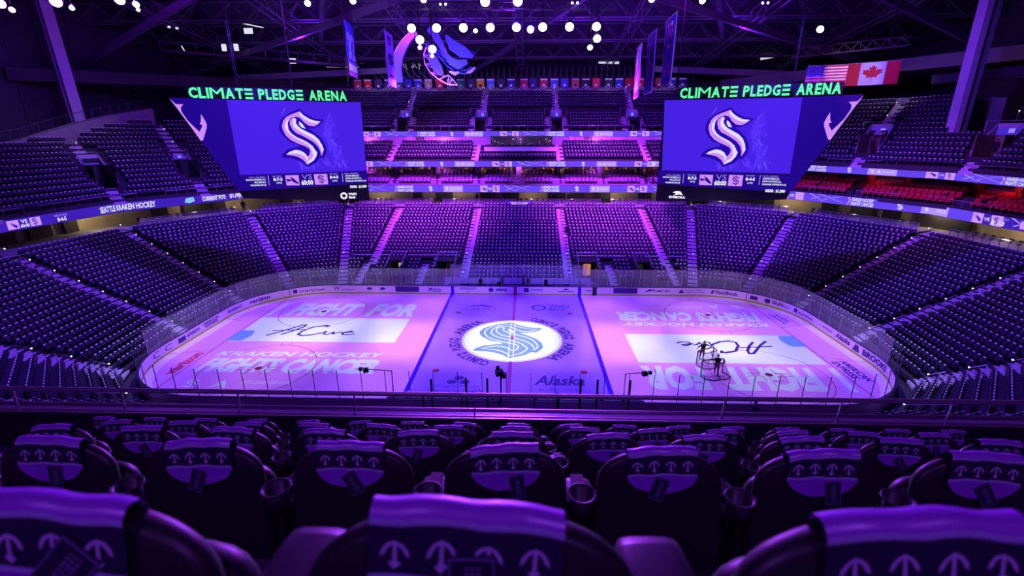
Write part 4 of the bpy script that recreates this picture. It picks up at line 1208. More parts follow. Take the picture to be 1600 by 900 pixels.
scoreboard((-28.0, 7.0), (-16.3, 11.5), -1)
scoreboard((15.6, 11.5), (27.1, 7.0), 1)
# ------------------------------------------------------------------ outer shell
roofm = mat('roof_deck_paint', (0.075, 0.045, 0.12), 0.8, noise=0.5, nscale=0.15)
trussm = mat('truss_steel_dark', (0.16, 0.13, 0.20), 0.5, 0.2, noise=0.2, nscale=2)
beam_l = mat('beam_lavender_light_tint', (0.22, 0.19, 0.25), 0.7, noise=0.1)  # lavender light on the beams is mixed into this colour
struct(MB().add([(-80, 62, 30), (80, 62, 30), (80, 20, 41), (-80, 20, 41), (80, -70, 43), (-80, -70, 43)], [(0, 1, 2, 3), (3, 2, 4, 5)]).build('ceiling', roofm))
struct(MB().box((0, 62, 26), (160, .4, 56)).build('wall_back', mat('back_wall_slats', (0.06, 0.05, 0.08), 0.8, noise=.4, nscale=.6)))
b = MB().box((-63.5, -4, 21), (.4, 132, 46))
for y in np.arange(-20, 60, 4.6):
    b.box((-63.25, y, 24), (.18, .28, 36))
struct(b.build('wall_left', mat('side_wall_panels', (0.055, 0.048, 0.07), 0.8, noise=.25, nscale=.3)))
struct(MB().box((66, -4, 21), (.4, 132, 46)).build('wall_right', darkwall))
struct(MB().box((0, -70, 21), (160, .4, 46)).build('wall_near', darkwall))
struct(MB().box((0, 0, -.6), (160, 140, .8)).build('floor', darkwall))
# parapet walls of the upper left end, climbing with the seats
par = mat('parapet_concrete', (0.30, 0.27, 0.27), 0.8, noise=.15)
b = MB()
prev = None
pts = [(-54.6, -14, 17.4), (-54.6, 8, 17.5), (-54.8, 12.5, 18.2), (-55.1, 16, 19.1), (-55.1, 20, 20.1), (-54.4, 25, 21.3), (-53.0, 30, 22.3)]
for p, q in zip(pts, pts[1:]):
    b.add([(p[0], p[1], p[2] - 5), (q[0], q[1], q[2] - 5), (q[0], q[1], q[2]), (p[0], p[1], p[2]), (p[0] - 1.2, p[1], p[2]), (q[0] - 1.2, q[1], q[2])], [(0, 1, 2, 3), (3, 2, 5, 4)])
struct(b.build('wall_parapet', par))
t = empty('parapet_railing'); tag(t, 'dark mesh railing on the sloping concrete wall behind the upper left seats', 'railing')
b = MB()
for p, q in zip(pts, pts[1:]):
    b.tube([(p[0] - .8, p[1], p[2] + 1.1), (q[0] - .8, q[1], q[2] + 1.1)], .04, 5)
    for k in range(4):
        z = [p[i] + (q[i] - p[i]) * k / 4 for i in range(3)]
        b.tube([(z[0] - .8, z[1], z[2]), (z[0] - .8, z[1], z[2] + 1.1)], .03, 4)
b.build('rails', mat('dark_rail', (.12, .10, .14), .5, .5), t)
b = MB()
pts = [(50.4, 33.5, 23.4), (51.2, 26.2, 23.1), (53.5, 21, 22.8), (54.6, 16.5, 22.4)]
for p, q in zip(pts, pts[1:]):
    b.add([(p[0], p[1], p[2] - 5), (q[0], q[1], q[2] - 5), (q[0], q[1], q[2]), (p[0], p[1], p[2]), (p[0] + 1.2, p[1], p[2]), (q[0] + 1.2, q[1], q[2])], [(0, 3, 2, 1), (3, 4, 5, 2)])
b.add([(44, 36, 18), (50.4, 33.5, 18), (50.4, 33.5, 23.4), (44, 36, 23.6)], [(0, 1, 2, 3)])
struct(b.build('wall_parapet', par))
b = MB().box((60, 6, 17.65), (13, 34, .3)).box((53.4, 2, 18.1), (.2, 23, .8)).box((55.4, 20.4, 18.3), (2.2, .8, 1.2))
struct(b.build('floor_upper_deck', par))
row = [(53.6, 14.8 - i * .5, 17.8, -PI / 2) for i in range(32)]
first = True
for q in row:
    o = proto.copy(); COL.objects.link(o)
    o.location = q[:3]; o.rotation_euler = (0, 0, q[3])
    tag(o, 'navy folding seat number %d in the single row on the upper right deck' % (row.index(q) + 1), 'seat', 'folded seats on the upper right deck')
# back parapet of the far upper bowl, pale strip under the pennants
struct(MB().box((0, 51.2, 26.1), (70, .3, 1.3)).build('wall_far_parapet', mat('far_parapet_paint', (0.24, 0.20, 0.24), 0.8)))
b = MB()
for x in np.arange(-34, 34, 1.1):
    b.box((x, 58, 28.7), (.30, .25, 4.6))
struct(b.build('wall_slats', mat('slat_paint', (0.075, 0.06, 0.09), 0.7)))
# slanted concrete columns
t = empty('roof_column', (-57, 24, 15)); tag(t, 'slanted pale roof column on the left, standing behind the upper seats', 'column')
b = MB().bar((-2.2, 0, -1), (-2.5, -.6, 22), .8, 1.2); b.build('side_face', mat('column_shade_tone', (0.30, 0.29, 0.36), 0.8), t)  # side face takes a darker copy of the column colour as its shade
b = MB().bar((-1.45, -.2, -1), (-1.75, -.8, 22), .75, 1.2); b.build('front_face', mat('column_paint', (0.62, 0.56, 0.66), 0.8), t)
t = empty('roof_column', (49.9, 16.0, 17.2)); tag(t, 'slanted pale roof column rising out of the upper right seats', 'column')
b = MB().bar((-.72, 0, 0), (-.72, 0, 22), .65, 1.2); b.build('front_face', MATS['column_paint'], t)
b = MB().bar((-.05, .1, 0), (.25, .1, 22), .75, 1.2); b.build('side_face', MATS['column_shade_tone'], t)
t = empty('roof_brace', (60.5, 16, 17)); tag(t, 'wide grey diagonal brace on the right, leaning beside the glowing wood panel', 'column')
MB().bar((-1.5, 2, 0), (4.0, 2, 12), 1.5, 1.2).build('shaft', MATS['column_shade_tone'], t)
t = empty('wooden_totem', (55.4, 20.2, 18.9)); tag(t, 'warm lit carved wooden panel between the columns at upper right', 'wood panel')
b = MB().plate([(-.35, 0), (.1, 0), (.3, .7), (.7, 2.4), (.8, 3.3), (-.4, 3.35), (-.5, 2.4), (-.45, 1.1)], frame((0, 0), (1, -.15)), -.35, 0)
b.build('panel', mat('lit_wood', (0.75, 0.40, 0.12), 0.6, noise=.3, nscale=2.5), t)
b = MB().use(blackmetal)
for u, v in ((-.2, .3), (-.15, .7), (.2, 1.1), (-.05, 1.6), (.3, 2.2)):
    b.plate([(u + .08 * math.cos(a * PI / 3), v + .10 * math.sin(a * PI / 3)) for a in range(6)], frame((0, 0), (1, -.15)), 0, .02)
b.build('carved_holes', None, t)
light('totem_lamp', 'POINT', (55.0, 17.9, 21.2), (0, 0, 0), 150, (1.0, 0.60, 0.25), .1)
light('parapet_fill_light', 'SPOT', (-42, 14, 30), (-54, 17, 19), 1.6 * KW, (0.85, 0.72, 1.0), .2, 60, .9)  # soft whiter lamps added to lighten the upper parapets and column
light('parapet_fill_light', 'SPOT', (44, 20, 30), (51, 28, 23), 1.3 * KW, (0.85, 0.72, 1.0), .2, 50, .9)

# ------------------------------------------------------------------ roof steel
def truss(name, label, a, c, h=1.6, w=1.0, r=.09, bays=14, parent=None, m=None):
    b = MB()
    a = Vector(a); c = Vector(c); d = (c - a).normalized()
    u = d.cross(Vector((0, 0, 1))).normalized() * w / 2
    top = Vector((0, 0, h))
    ch = [(a + u, c + u), (a - u, c - u), (a + top, c + top)]
    for p, q in ch:
        b.tube([p, q], r, 5)
    for i in range(bays):
        p0 = a + (c - a) * i / bays; p1 = a + (c - a) * (i + .5) / bays; p2 = a + (c - a) * (i + 1) / bays
        for s in (u, -u):
            b.tube([p0 + s, p1 + top], r * .55, 4); b.tube([p1 + top, p2 + s], r * .55, 4)
        b.tube([p0 + u, p0 - u], r * .5, 4)
    o = b.build(name, m or trussm)
    tag(o, label, 'truss')
    return o
ridge = [(-44, 30), (-22, 33), (0, 34), (22, 33), (44, 30)]
for i, (y, z) in enumerate(((50, 31.5), (41, 32.6), (32, 33.8), (23, 34.8), (14, 35.8), (5, 36.4))):
    nm = ('farthest', 'second farthest', 'third from the far wall', 'fourth from the far wall', 'fifth from the far wall', 'nearest visible')[i]
    truss('roof_truss', 'dark roof truss running left to right under the ceiling, %s' % nm, (-62, y, z), (64, y, z), 2.4, 1.6, .13, 26)
for i, x in enumerate((-48, -32, -16, 0, 16, 32, 48)):
    nm = ('at the left wall', 'left of the left scoreboard', 'above the left scoreboard', 'on the centre line', 'above the right scoreboard', 'right of the right scoreboard', 'at the right wall')[i]
    truss('roof_truss', 'dark roof truss running away from the camera, %s' % nm, (x, 60, 29.6), (x, -8, 37.5), 2.0, 1.2, .11, 16)
for i, (a, c, nm) in enumerate((((17, 8, 37), (66, 30, 28), 'toward the right wall'), ((17, 8, 37), (40, 60, 30), 'toward the far right corner'), ((17, 8, 37), (-10, 60, 30), 'toward the far wall'),
                      ((-17, 8, 37), (-62, 30, 28), 'toward the left wall'), ((-17, 8, 37), (-40, 60, 30), 'toward the far left corner'), ((-62, 45, 27), (-14, 22, 34), 'low on the left'), ((66, 45, 27), (16, 22, 34), 'low on the right'))):
    o = MB().bar(a, c, .55, .8).build('roof_rib', mat('rib_paint', (0.12, 0.09, 0.16), 0.6)); tag(o, 'thick diagonal roof rib slanting %s%s' % (nm, ' from the left ridge' if a[0] == -17 and i < 5 else ''), 'beam')
for a, c, w_, h_, lab in (((38, 56, 27.5), (66, 12, 27.8), 1.4, 1.6, 'long lavender-lit ring beam above the upper right seats'), ((52, 24, 25.0), (66, 2, 25.6), 1.6, 1.0, 'dark ring beam low over the right column'),
                     ((-38, 56, 27.5), (-63, 20, 25.8), 1.2, 1.5, 'long dark ring beam above the upper left seats'), ((24, 56, 30.3), (50, 48, 28.2), .8, 1.0, 'pale slanting beam behind the right row of banners'), ((-24, 56, 30.3), (-50, 48, 28.2), .8, 1.0, 'pale slanting beam behind the left row of banners')):
    o = MB().bar(a, c, w_, h_).build('ring_beam', beam_l if 'dark' not in lab else darkwall); tag(o, lab, 'beam')
# bright clerestory glazing strips near the roof edge
glow = emat('clerestory_glow', (0.62, 0.55, 0.80), 1.0)
glow2 = emat('clerestory_dim', (0.16, 0.13, 0.22), 1.0)
cl = [((-36.5, 56, 32.2), (-31.2, 56, 31.6), .35, glow), ((-37, 56, 31.0), (-30.8, 56, 30.9), .25, glow2), ((-30.8, 56, 32.4), (-29.9, 56, 31.8), .8, glow2),
      ((15.2, 56, 32.6), (20.2, 56, 31.9), .35, glow), ((14.6, 56, 31.5), (18.4, 56, 31.4), .45, glow), ((23.5, 56, 32.8), (28.2, 56, 33.4), 1.1, glow), ((18.6, 56, 33.6), (21.0, 56, 33.6), .5, glow2), ((26.5, 56, 32.0), (28.2, 56, 32.0), .5, glow2),
      ((43.5, 54, 31.6), (48.0, 54, 32.4), .4, glow), ((-12.5, 56, 32.2), (-9.8, 56, 31.9), .3, glow), ((-12.2, 56, 33.6), (-9.6, 56, 33.0), .6, glow2)]
for i, (a, c, h_, m) in enumerate(cl):
    struct(MB().bar(a, c, .1, h_).build('window_%d' % (40 + i), m))
b = MB().use(glow2)
for k in range(26):
    x = -22.5 + rnd.uniform(-3.6, 3.6); b.bar((x, 56, 31.2 + rnd.uniform(-.5, .3)), (x + rnd.uniform(-.2, .2), 56, 30.6 + rnd.uniform(-.4, .6)), .15)
struct(b.build('window_60'))
b = MB()
for k in range(9):
    x = -29 + k * 1.35; b.bar((x, 57, 30.4), (x + 2.6, 57, 27.7), .25, .12)
struct(b.build('wall_louvres', mat('louvre_paint', (0.35, 0.28, 0.40), 0.6)))
# catwalk on the upper left
t = empty('catwalk'); tag(t, 'dark catwalk with small work lights under the roof at upper left', 'catwalk')
MB().bar((-50, 30, 29.8), (-27, 38, 28.8), 1.6, .35).build('deck', blackmetal, t)
b = MB().use(trussm)
for k in range(12):
    p = (-50 + 23 * k / 11, 30 + 8 * k / 11, 29.9 - k / 11)
    b.tube([p, (p[0], p[1], p[2] + 1.2)], .04, 4)
b.tube([(-50, 30, 31.1), (-27, 38, 30.1)], .05, 4)
b.build('handrail', None, t)
b = MB().use(emat('work_light', (0.75, 0.75, 0.95), 1.0))
for x, y, z, w_, h_ in ((-39, 33.5, 32.9, 1.2, .7), (-42.4, 32.5, 30.6, .6, .9), (-40.9, 33, 30.7, .6, .9), (-48.5, 30.5, 32.9, .3, .25), (-47.6, 30.8, 32.8, .3, .25), (-34.0, 35.5, 29.2, .9, .7)):
    MB().box((x, y, z), (w_, .2, h_)).build('work_light', MATS['work_light'], t)
for p_, q_, w_ in (((-40, 33, 33.9), (-37, 34, 33.4), .12), ((-47.6, 31, 30.6), (-47.2, 31, 29.8), .1), ((-48.8, 31, 29.9), (-46, 31, 29.8), .06)):
    MB().bar(p_, q_, w_).build('work_light', MATS['work_light'], t)

# ------------------------------------------------------------------ lighting fixtures
lens_w = emat('lens_white', (1.0, 0.92, 1.0), 9.0)
lens_v = emat('lens_violet', (0.75, 0.30, 1.0), 8.0)
CH = {}
def fixture(loc, aim, r, label, lens=lens_w, kind='stage_light', group=None):
    t = empty(kind, loc)
    tag(t, label, 'spotlight', group)
    d = (Vector(aim) - Vector(loc)).normalized()
    b = MB()
    b.lathe([(r * .55, -1.9 * r), (r * .9, -1.7 * r), (r * 1.05, -.8 * r), (r * 1.12, 0), (r * 1.0, .02)], (0, 0, 0), 14, d)
    b.build('housing', blackmetal, t, True)
    MB().lathe([(r * .9, .0), (r * .97, .05), (r * .6, .09), (r * .1, .10)], (0, 0, 0), 16, d).build('lens', lens, t)
    sx = d.cross(Vector((0, 0, 1))).normalized() * r * 1.25
    b = MB().tube([sx, sx + Vector((0, 0, r * 1.9)), -sx + Vector((0, 0, r * 1.9)), -sx], r * .08, 5)
    b.tube([(0, 0, r * 1.9), (0, 0, (30.0 if loc[2] < 29 and abs(loc[0]) < 12 else 36.9) - loc[2])], .035, 5)
    b.build('yoke', blackmetal, t)
    return t
NEARAIM = (1, -38, 15.5)
tr_l = truss('lighting_truss', 'horizontal lighting truss over the ice carrying the row of eight white spotlights', (-11.5, 8.3, 29.7), (9.5, 8.3, 29.6), .6, .6, .05, 18, m=trussm)
ordn = ('leftmost', 'second from left', 'third from left', 'fourth from left', 'fifth from left', 'sixth from left', 'seventh from left', 'rightmost')
for i, x in enumerate((-9.67, -7.30, -4.77, -2.24, .22, 2.68, 5.18, 7.68)):
    loc = (x, 8.0, 28.15)
    fixture(loc, (x * .15, -30, 4), .40, 'white spotlight in the long row over the ice, %s of eight' % ordn[i])
    light('row_spot_light', 'SPOT', (x, 7.6, 28.05), (x * 1.6, -36, 15), 8.5 * KW, (0.42, 0.03, 1.0), .22, 80, .9)
more = [((-8.94, 8, 27.16), .40, 'white spotlight hanging on the left drop below the row, upper'), ((-8.97, 8, 26.5), .2, 'small white spotlight on the left drop, under the upper one'), ((-7.79, 8, 26.35), .38, 'white spotlight on the left drop, lower and right of the others'),
        ((-7.85, 8, 25.75), .17, 'lowest small spotlight of the left drop'), ((-3.63, 8, 27.88), .2, 'small round spotlight between the third and fourth of the row'), ((7.79, 8, 27.15), .36, 'white spotlight hanging on the right drop below the row, upper'), ((7.17, 8, 26.4), .25, 'white spotlight on the right drop, lower left')]
for loc, r, lab in more:
    fixture(loc, (loc[0] * .2, -30, 6), r, lab)
fixture((1.54, 8, 27.95), NEARAIM, .33, 'bright pink-white spotlight flaring just under the row, right of centre', lens_v)
light('flare_spot_light', 'SPOT', (1.54, 7.5, 27.9), NEARAIM, 9 * KW, (0.72, 0.16, 1.0), .12, 60, .8)
for x, nm in ((-2.68, 'left'), (.34, 'right')):
    fixture((x, 8, 30.3), (x, -36, 15), .45, 'bright pink starburst spotlight at the top edge of the view, %s of the pair' % nm, lens_v)
    light('flare_spot_light', 'SPOT', (x, 7.4, 30.2), (x, -37, 15), 8 * KW, (0.72, 0.16, 1.0), .12, 60, .8)
washes = [((-48.9, 8, 30.55), .45, 'violet wash light at the far upper left, first'), ((-47.9, 8, 30.0), .25, 'small violet wash light just right of the first at upper left'), ((-43.4, 8, 30.65), .5, 'wide violet wash light on the left, second large one'), ((-42.0, 8, 30.1), .22, 'small violet wash light right of the second large one'),
          ((-37.2, 8, 30.75), .45, 'wide violet wash light on the left, third large one'), ((-35.7, 8, 30.35), .28, 'small violet wash light beside the third large one, upper'), ((-35.6, 8, 29.9), .16, 'small violet wash light beside the third large one, lower'), ((-19.3, 8, 30.3), .28, 'single wash light above the left scoreboard'),
          ((-15.0, 8, 30.45), .28, 'single wash light above the retired number banner'), ((-8.4, 8, 30.5), .28, 'single wash light above the left end of the row'), ((12.6, 8, 30.35), .28, 'single wash light left of the number ten banner'), ((17.2, 8, 30.2), .28, 'single wash light right of the number ten banner')]
for loc, r, lab in washes:
    fixture(loc, (loc[0] * .5, -30, 6), r, lab, lens_w if r < .3 else lens_v)
for x, pw in ((-43, 1500), (-37, 1500), (-15, 3500), (0, 4500), (17, 3500), (24, 1500)):
    light('roof_glow_fill', 'POINT', (x, 9, 31.5), (0, 0, 0), pw, (0.30, 0.02, 1.0), size=.3)  # bare lamps added to fill the roof with violet glow
for x in (-30, -8, 8, 30):
    light('roof_glow_fill', 'POINT', (x, 30, 30.5), (0, 0, 0), 1500, (0.18, 0.012, 1.0), size=.3)  # more added fill for the far part of the roof
for i, (p, lab) in enumerate((((22.9, 8, 29.95), 'pair of tiny roof lights right of the number ten banner'), ((-6.6, 8, 30.1), 'pair of tiny roof lights above the second spotlight'), ((5.6, 8, 30.1), 'pair of tiny roof lights above the seventh spotlight'))):
    t = empty('twin_light', p); tag(t, lab, 'light')
    for s in (-.24, .24):
        MB().lathe([(.03, -.1), (.09, -.05), (.1, 0), (.05, .03)], (s, 0, 0), 8, (0, -1, -.3)).build('lens', lens_w, t)
    MB().box((0, .1, .12), (.7, .12, .1)).build('bracket', blackmetal, t)
# side video projector lights seen at upper right
for p, aim, r, lab in (((31.5, 14, 28.9), (0, -20, 6), .35, 'white side spotlight high above the right scoreboard'),):
    fixture(p, aim, r, lab)

# ------------------------------------------------------------------ banners
def banner(P0, P1, z0, z1, base, name, label, deco, edge=None):
    t = empty(name, (0, 0, 0)); tag(t, label, 'banner')
    F = frame(P0, P1)
    L = math.hypot(P1[0] - P0[0], P1[1] - P0[1])
    b = MB()
    n = 8; vs = []; fs = []
    for j in range(n + 1):
        z = z0 + (z1 - z0) * j / n; wv = .05 * math.sin(j * 1.3)
        vs += [F(0, z, wv - .01), F(L, z, wv - .01), F(0, z, wv + .01), F(L, z, wv + .01)]
    for j in range(n):
        a = 4 * j
        fs += [(a, a + 4, a + 5, a + 1), (a + 2, a + 3, a + 7, a + 6), (a, a + 2, a + 6, a + 4), (a + 1, a + 5, a + 7, a + 3)]
    b.add(vs, fs); b.build('cloth', base, t)
    d = MB(); deco(d, lambda u, v, w=0: F(u * L, z0 + (z1 - z0) * v, w + .07))
    d.build('lettering', None, t)
    b = MB().tube([F(-.1, z1, 0), F(L + .1, z1, 0)], .05, 6); b.tube([F(.1, z1, 0), F(.1, 36, 0)], .015, 4); b.tube([F(L - .1, z1, 0), F(L - .1, 36, 0)], .015, 4)
    b.build('hanging_rod', blackmetal, t)
    return t
cb = mat('banner_royal_blue', (0.035, 0.03, 0.50), 0.7); cw = mat('banner_white', (0.85, 0.85, 0.92), 0.7); cp = mat('banner_violet', (0.30, 0.12, 0.80), 0.7)
cm = mat('banner_magenta', (0.60, 0.10, 0.75), 0.7); cg = mat('banner_gold', (0.75, 0.55, 0.40), 0.7); cdk = mat('banner_navy', (0.03, 0.02, 0.16), 0.7); cl_ = mat('banner_lettering_blue', (0.34, 0.36, 0.98), 0.7)
def d32(d, F):
    d.use(cl_).text('JERSEY'[:0] + '32', .12, .30, .88, .80, F, 0, bold=.05)
    d.use(cw).rect(0, .10, 1, .22, F, .0); d.use(cm).rect(0, .0, 1, .09, F, .0); d.use(cp).rect(0, .22, 1, .27, F, .0)
banner((-18.47, 15), (-18.82, 18.71), 24.9, 30.5, cb, 'retired_number_banner', 'blue hanging banner with the number 32 and white and magenta stripes, left', d32)
def dl2(d, F):
    d.use(cdk).rect(.2, .83, .7, .92, F, 0).rect(.25, .76, .6, .81, F, 0)
    s_logo(d, lambda u, v, w=0: F(u, v * .25, w), .5, 2.0, .9, None, cdk, None, .0, .01)
    d.use(cdk).rect(.2, .18, .8, .22, F, 0); d.use(cw).rect(0, 0, 1, .14, F, .0)
banner((-14.2, 15), (-14.24, 18.43), 23.85, 29.45, cp, 'club_banner', 'tall violet and white hanging banner right of the number 32 banner', dl2)
def flame(d, F, m):
    d.use(m)
    for k in range(7):
        x = .5 + (k - 3) * .11; h = .36 - abs(k - 3) * .05
        d.plate([(x - .03, .12 + abs(k - 3) * .015), (x + .03, .12 + abs(k - 3) * .015), (x + (.5 - x) * .3 + .02, h), (x + (.5 - x) * .3 - .02, h)], F, 0, .01)
    d.plate([(.15, .20), (.85, .20), (.85, .215), (.15, .215)], F, 0, .012).plate([(.2, .28), (.8, .28), (.8, .293), (.2, .293)], F, 0, .012)
def edge(d, F, m):
    d.use(m).rect(0, 0, .05, 1, F, 0).rect(.95, 0, 1, 1, F, 0).rect(0, 0, 1, .02, F, 0).rect(0, .985, 1, 1, F, 0)
def d10(d, F):
    d.use(cg).text('10', .28, .66, .76, .93, F, 0, bold=.03); d.rect(.35, .55, .65, .60, F, 0); edge(d, F, cg); flame(d, F, cm)
def drev(f):
    return lambda d, F: f(d, F)
banner((17.16, 19.67), (17.06, 15), 23.9, 30.95, cb, 'retired_number_banner', 'tall blue and violet hanging banner with the number 10, right', d10)
def ddk(d, F):
    edge(d, F, cp); d.use(mat('banner_dim_letters', (.10, .08, .18), .7)).rect(.25, .78, .75, .83, F, 0).rect(.2, .70, .8, .75, F, 0).rect(.25, .62, .75, .67, F, 0).rect(.3, .50, .7, .54, F, 0)
banner((15.11, 19.02), (15.07, 15), 23.0, 29.3, cdk, 'championship_banner', 'dark navy hanging banner between the two lit banners on the right', ddk)
def dr1(d, F):
    edge(d, F, cg); d.use(cg).rect(.3, .62, .5, .9, F, 0); flame(d, F, cw)
banner((13.9, 18.95), (13.57, 15), 22.5, 27.95, cp, 'championship_banner', 'violet hanging banner with a flame emblem, leftmost of the right group', dr1)
# far row of team pennants
pen_cols = [((.85, .10, .03), 'orange-red'), ((.85, .03, .04), 'red'), ((.05, .03, .12), 'dark navy'), ((.04, .03, .16), 'black and silver'), ((.02, .12, .20), 'teal'), ((.05, .10, .45), 'blue'), ((.04, .06, .45), 'royal blue'), ((.55, .42, .18), 'sand'),
            ((.75, .02, .03), 'bright red'), ((.03, .12, .30), 'deep teal'), ((.02, .30, .12), 'green'), ((.08, .06, .12), 'charcoal'), ((.80, .42, .02), 'yellow'), ((.10, .16, .80), 'light blue'), ((.02, .01, .08), 'near black'), ((.03, .02, .28), 'dark blue'),
            ((.60, .02, .06), 'crimson'), ((.04, .01, .20), 'dark violet'), ((.60, .01, .08), 'ruby'), ((.10, .08, .60), 'violet blue'), ((.10, .06, .62), 'indigo'), ((.85, .30, .10), 'orange'), ((.02, .02, .02), 'black'), ((.80, .02, .10), 'scarlet'),
            ((.03, .03, .03), 'black and gold'), ((.03, .04, .42), 'blue and white'), ((.80, .03, .05), 'vivid red'), ((.70, .02, .04), 'partly hidden red'), ((.05, .02, .1), 'hidden dark'), ((.30, .02, .05), 'maroon'), ((.04, .04, .35), 'blue with white edge'), ((.02, .02, .14), 'navy with white edge')]
xs = [559.5, 575.5, 592, 608, 624, 640, 655, 671, 689, 706, 722, 738, 753, 769, 785, 801, 821, 835, 852, 868.5, 884.5, 901, 917, 933, 952, 968.5, 984, 1000, 1014, 1030, 1049, 1066]
pf = bpy.data.materials
def emblem(i, b, F):
    k = i % 4
    if k == 0: b.plate([(.0 + .28 * math.cos(a * PI / 5), .62 + .24 * math.sin(a * PI / 5)) for a in range(10)], F, .02, .03)
    elif k == 1: b.plate([(-.3, .45), (.1, .5), (.3, .8), (.05, .72), (-.1, .85), (-.15, .65)], F, .02, .03)
    elif k == 2: b.plate([(-.25, .4), (.25, .4), (.15, .6), (.3, .8), (-.3, .8), (-.15, .6)], F, .02, .03)
    else: b.plate([(-.1, .38), (.1, .38), (.3, .7), (0, .85), (-.3, .7)], F, .02, .03)
for i, ((c, cn), px_) in enumerate(zip(pen_cols, xs)):
    x = -28.46 + (px_ - 569) * (57.70 / 499)
    t = empty('team_pennant', (x, 50.8, 26.45)); tag(t, '%s shield-shaped team pennant in the row above the far upper seats' % cn, 'pennant', 'team pennants in the far row')
    F = lambda u, v, w=0: (u, -w, v)
    m = mat('pennant_' + cn.replace(' ', '_').replace('-', '_'), c, 0.7)
    lum = sum(c)
    MB().plate([(-.66, .42), (0, .0), (.66, .42), (.66, 1.75), (-.66, 1.75)], F, -.01, .01).build('cloth', m, t)
    b = MB().use(cw if lum < 1.2 else cdk); emblem(i, b, F)
    if i % 3 != 2:
        b.use(cw).plate([(-.66, 1.5), (.66, 1.5), (.66, 1.7), (-.66, 1.7)], F, .012, .02)
        for q in ((-.66, .25, -.6, .29), (.6, .29, .66, .25)):
            pass
        b.plate([(-.66, .42), (0, 0), (0, .10), (-.6, .48)], F, .012, .02).plate([(0, 0), (.66, .42), (.6, .48), (0, .10)], F, .012, .02)
    b.build('emblem', None, t)
    MB().tube([(-.7, 0, 1.79), (.7, 0, 1.79)], .03, 5).build('rod', blackmetal, t)
for x in (-25, -15, -5, 5, 15, 25):
    light('pennant_light', 'SPOT', (x, 46, 31.0), (x, 50.9, 27.4), 330, (0.85, 0.74, 1.0), .1, 84, .5)
t = empty('pennant_cable'); tag(t, 'long steel cable with drop wires holding the row of team pennants', 'cable')
b = MB().tube([(-31, 50.8, 28.26), (32, 50.8, 28.26)], .035, 5)
for x in range(-30, 32, 6): b.tube([(x, 50.8, 28.2), (x, 50.8, 33)], .02, 4)
b.build('wires', blackmetal, t)
# national flags
def flag(P0, P1, z0, z1, label, deco, base):
    t = empty('national_flag'); tag(t, label, 'flag')
    F0 = frame(P0, P1); L = math.hypot(P1[0] - P0[0], P1[1] - P0[1])
    def F(u, v, w=0):
        return F0(u * L, z0 + (z1 - z0) * v, w + .09 * math.sin(u * 22) * (1 - v * .6))
    MB().use(base).rect(0, 0, 1, 1, F, 0, n=40).build('cloth', None, t)
    d = MB(); deco(d, F); d.build('pattern', None, t)
    MB().tube([F0(0, z1 + .03), F0(L, z1 + .03)], .05, 6).build('rod', railmetal, t)
fr_ = mat('flag_red', (0.75, 0.02, 0.03), 0.7); fw_ = mat('flag_white', (0.9, 0.9, 0.95), 0.7); fb_ = mat('flag_blue', (0.03, 0.03, 0.32), 0.7)
def us(d, F):
    d.use(fr_)
    for k in range(7):
        d.rect(0 if k < 4 else .42, k * 2 / 13, 1, (k * 2 + 1) / 13, F, .03, n=30)
    d.use(fb_).rect(0, 6 / 13, .42, 1, F, .04, n=14)
    d.use(fw_)
    for r in range(6):
        for c in range(7):
            u = .03 + c * .058 + (r % 2) * .02; v = 6 / 13 + .05 + r * .085
            d.plate([(u + .012 * math.cos(a * PI / 2.5 * 1.0), v + .022 * math.sin(a * PI / 2.5)) for a in range(5)], F, .05, .055)
def ca(d, F):
    d.use(fr_).rect(0, 0, .26, 1, F, .03, n=12).rect(.74, 0, 1, 1, F, .03, n=12)
    leaf = [(0, -.42), (.02, -.18), (.24, -.22), (.2, -.12), (.42, .06), (.36, .1), (.4, .24), (.27, .21), (.23, .28), (.12, .16), (.16, .4), (.08, .36), (0, .5)]
    leaf = leaf + [(-x, y) for x, y in reversed(leaf[1:-1])]
    d.plate([(.5 + x * .46, .5 + y * .78) for x, y in leaf], F, .03, .04)
flag((31.4, 15.0), (34.9, 13.7), 23.6, 25.5, 'American flag with stars and stripes hanging above the right scoreboard', us, fw_)
flag((37.29, 17.75), (41.2, 15.0), 23.75, 26.05, 'Canadian flag with red maple leaf hanging right of the striped flag', ca, fw_)
light('flag_light', 'SPOT', (33, 6, 26.5), (36.3, 16, 24.8), 1300, (1.0, 0.9, 0.95), .1, 40, .5)
truss('flag_truss', 'short steel frame holding the two national flags', (30.5, 16.5, 26.6), (42, 15.8, 27.6), .9, .8, .05, 8, m=mat('pink_lit_steel', (.22, .14, .17), .5, .3))

o = bpy.data.objects['flag_truss']
MB().tube([(33, 16, 26.5), (33, 16, 36.8)], .04, 5).build('hanger', blackmetal, o)
MB().tube([(40, 15.8, 27.5), (40, 15.8, 36.8)], .04, 5).build('hanger', blackmetal, o)
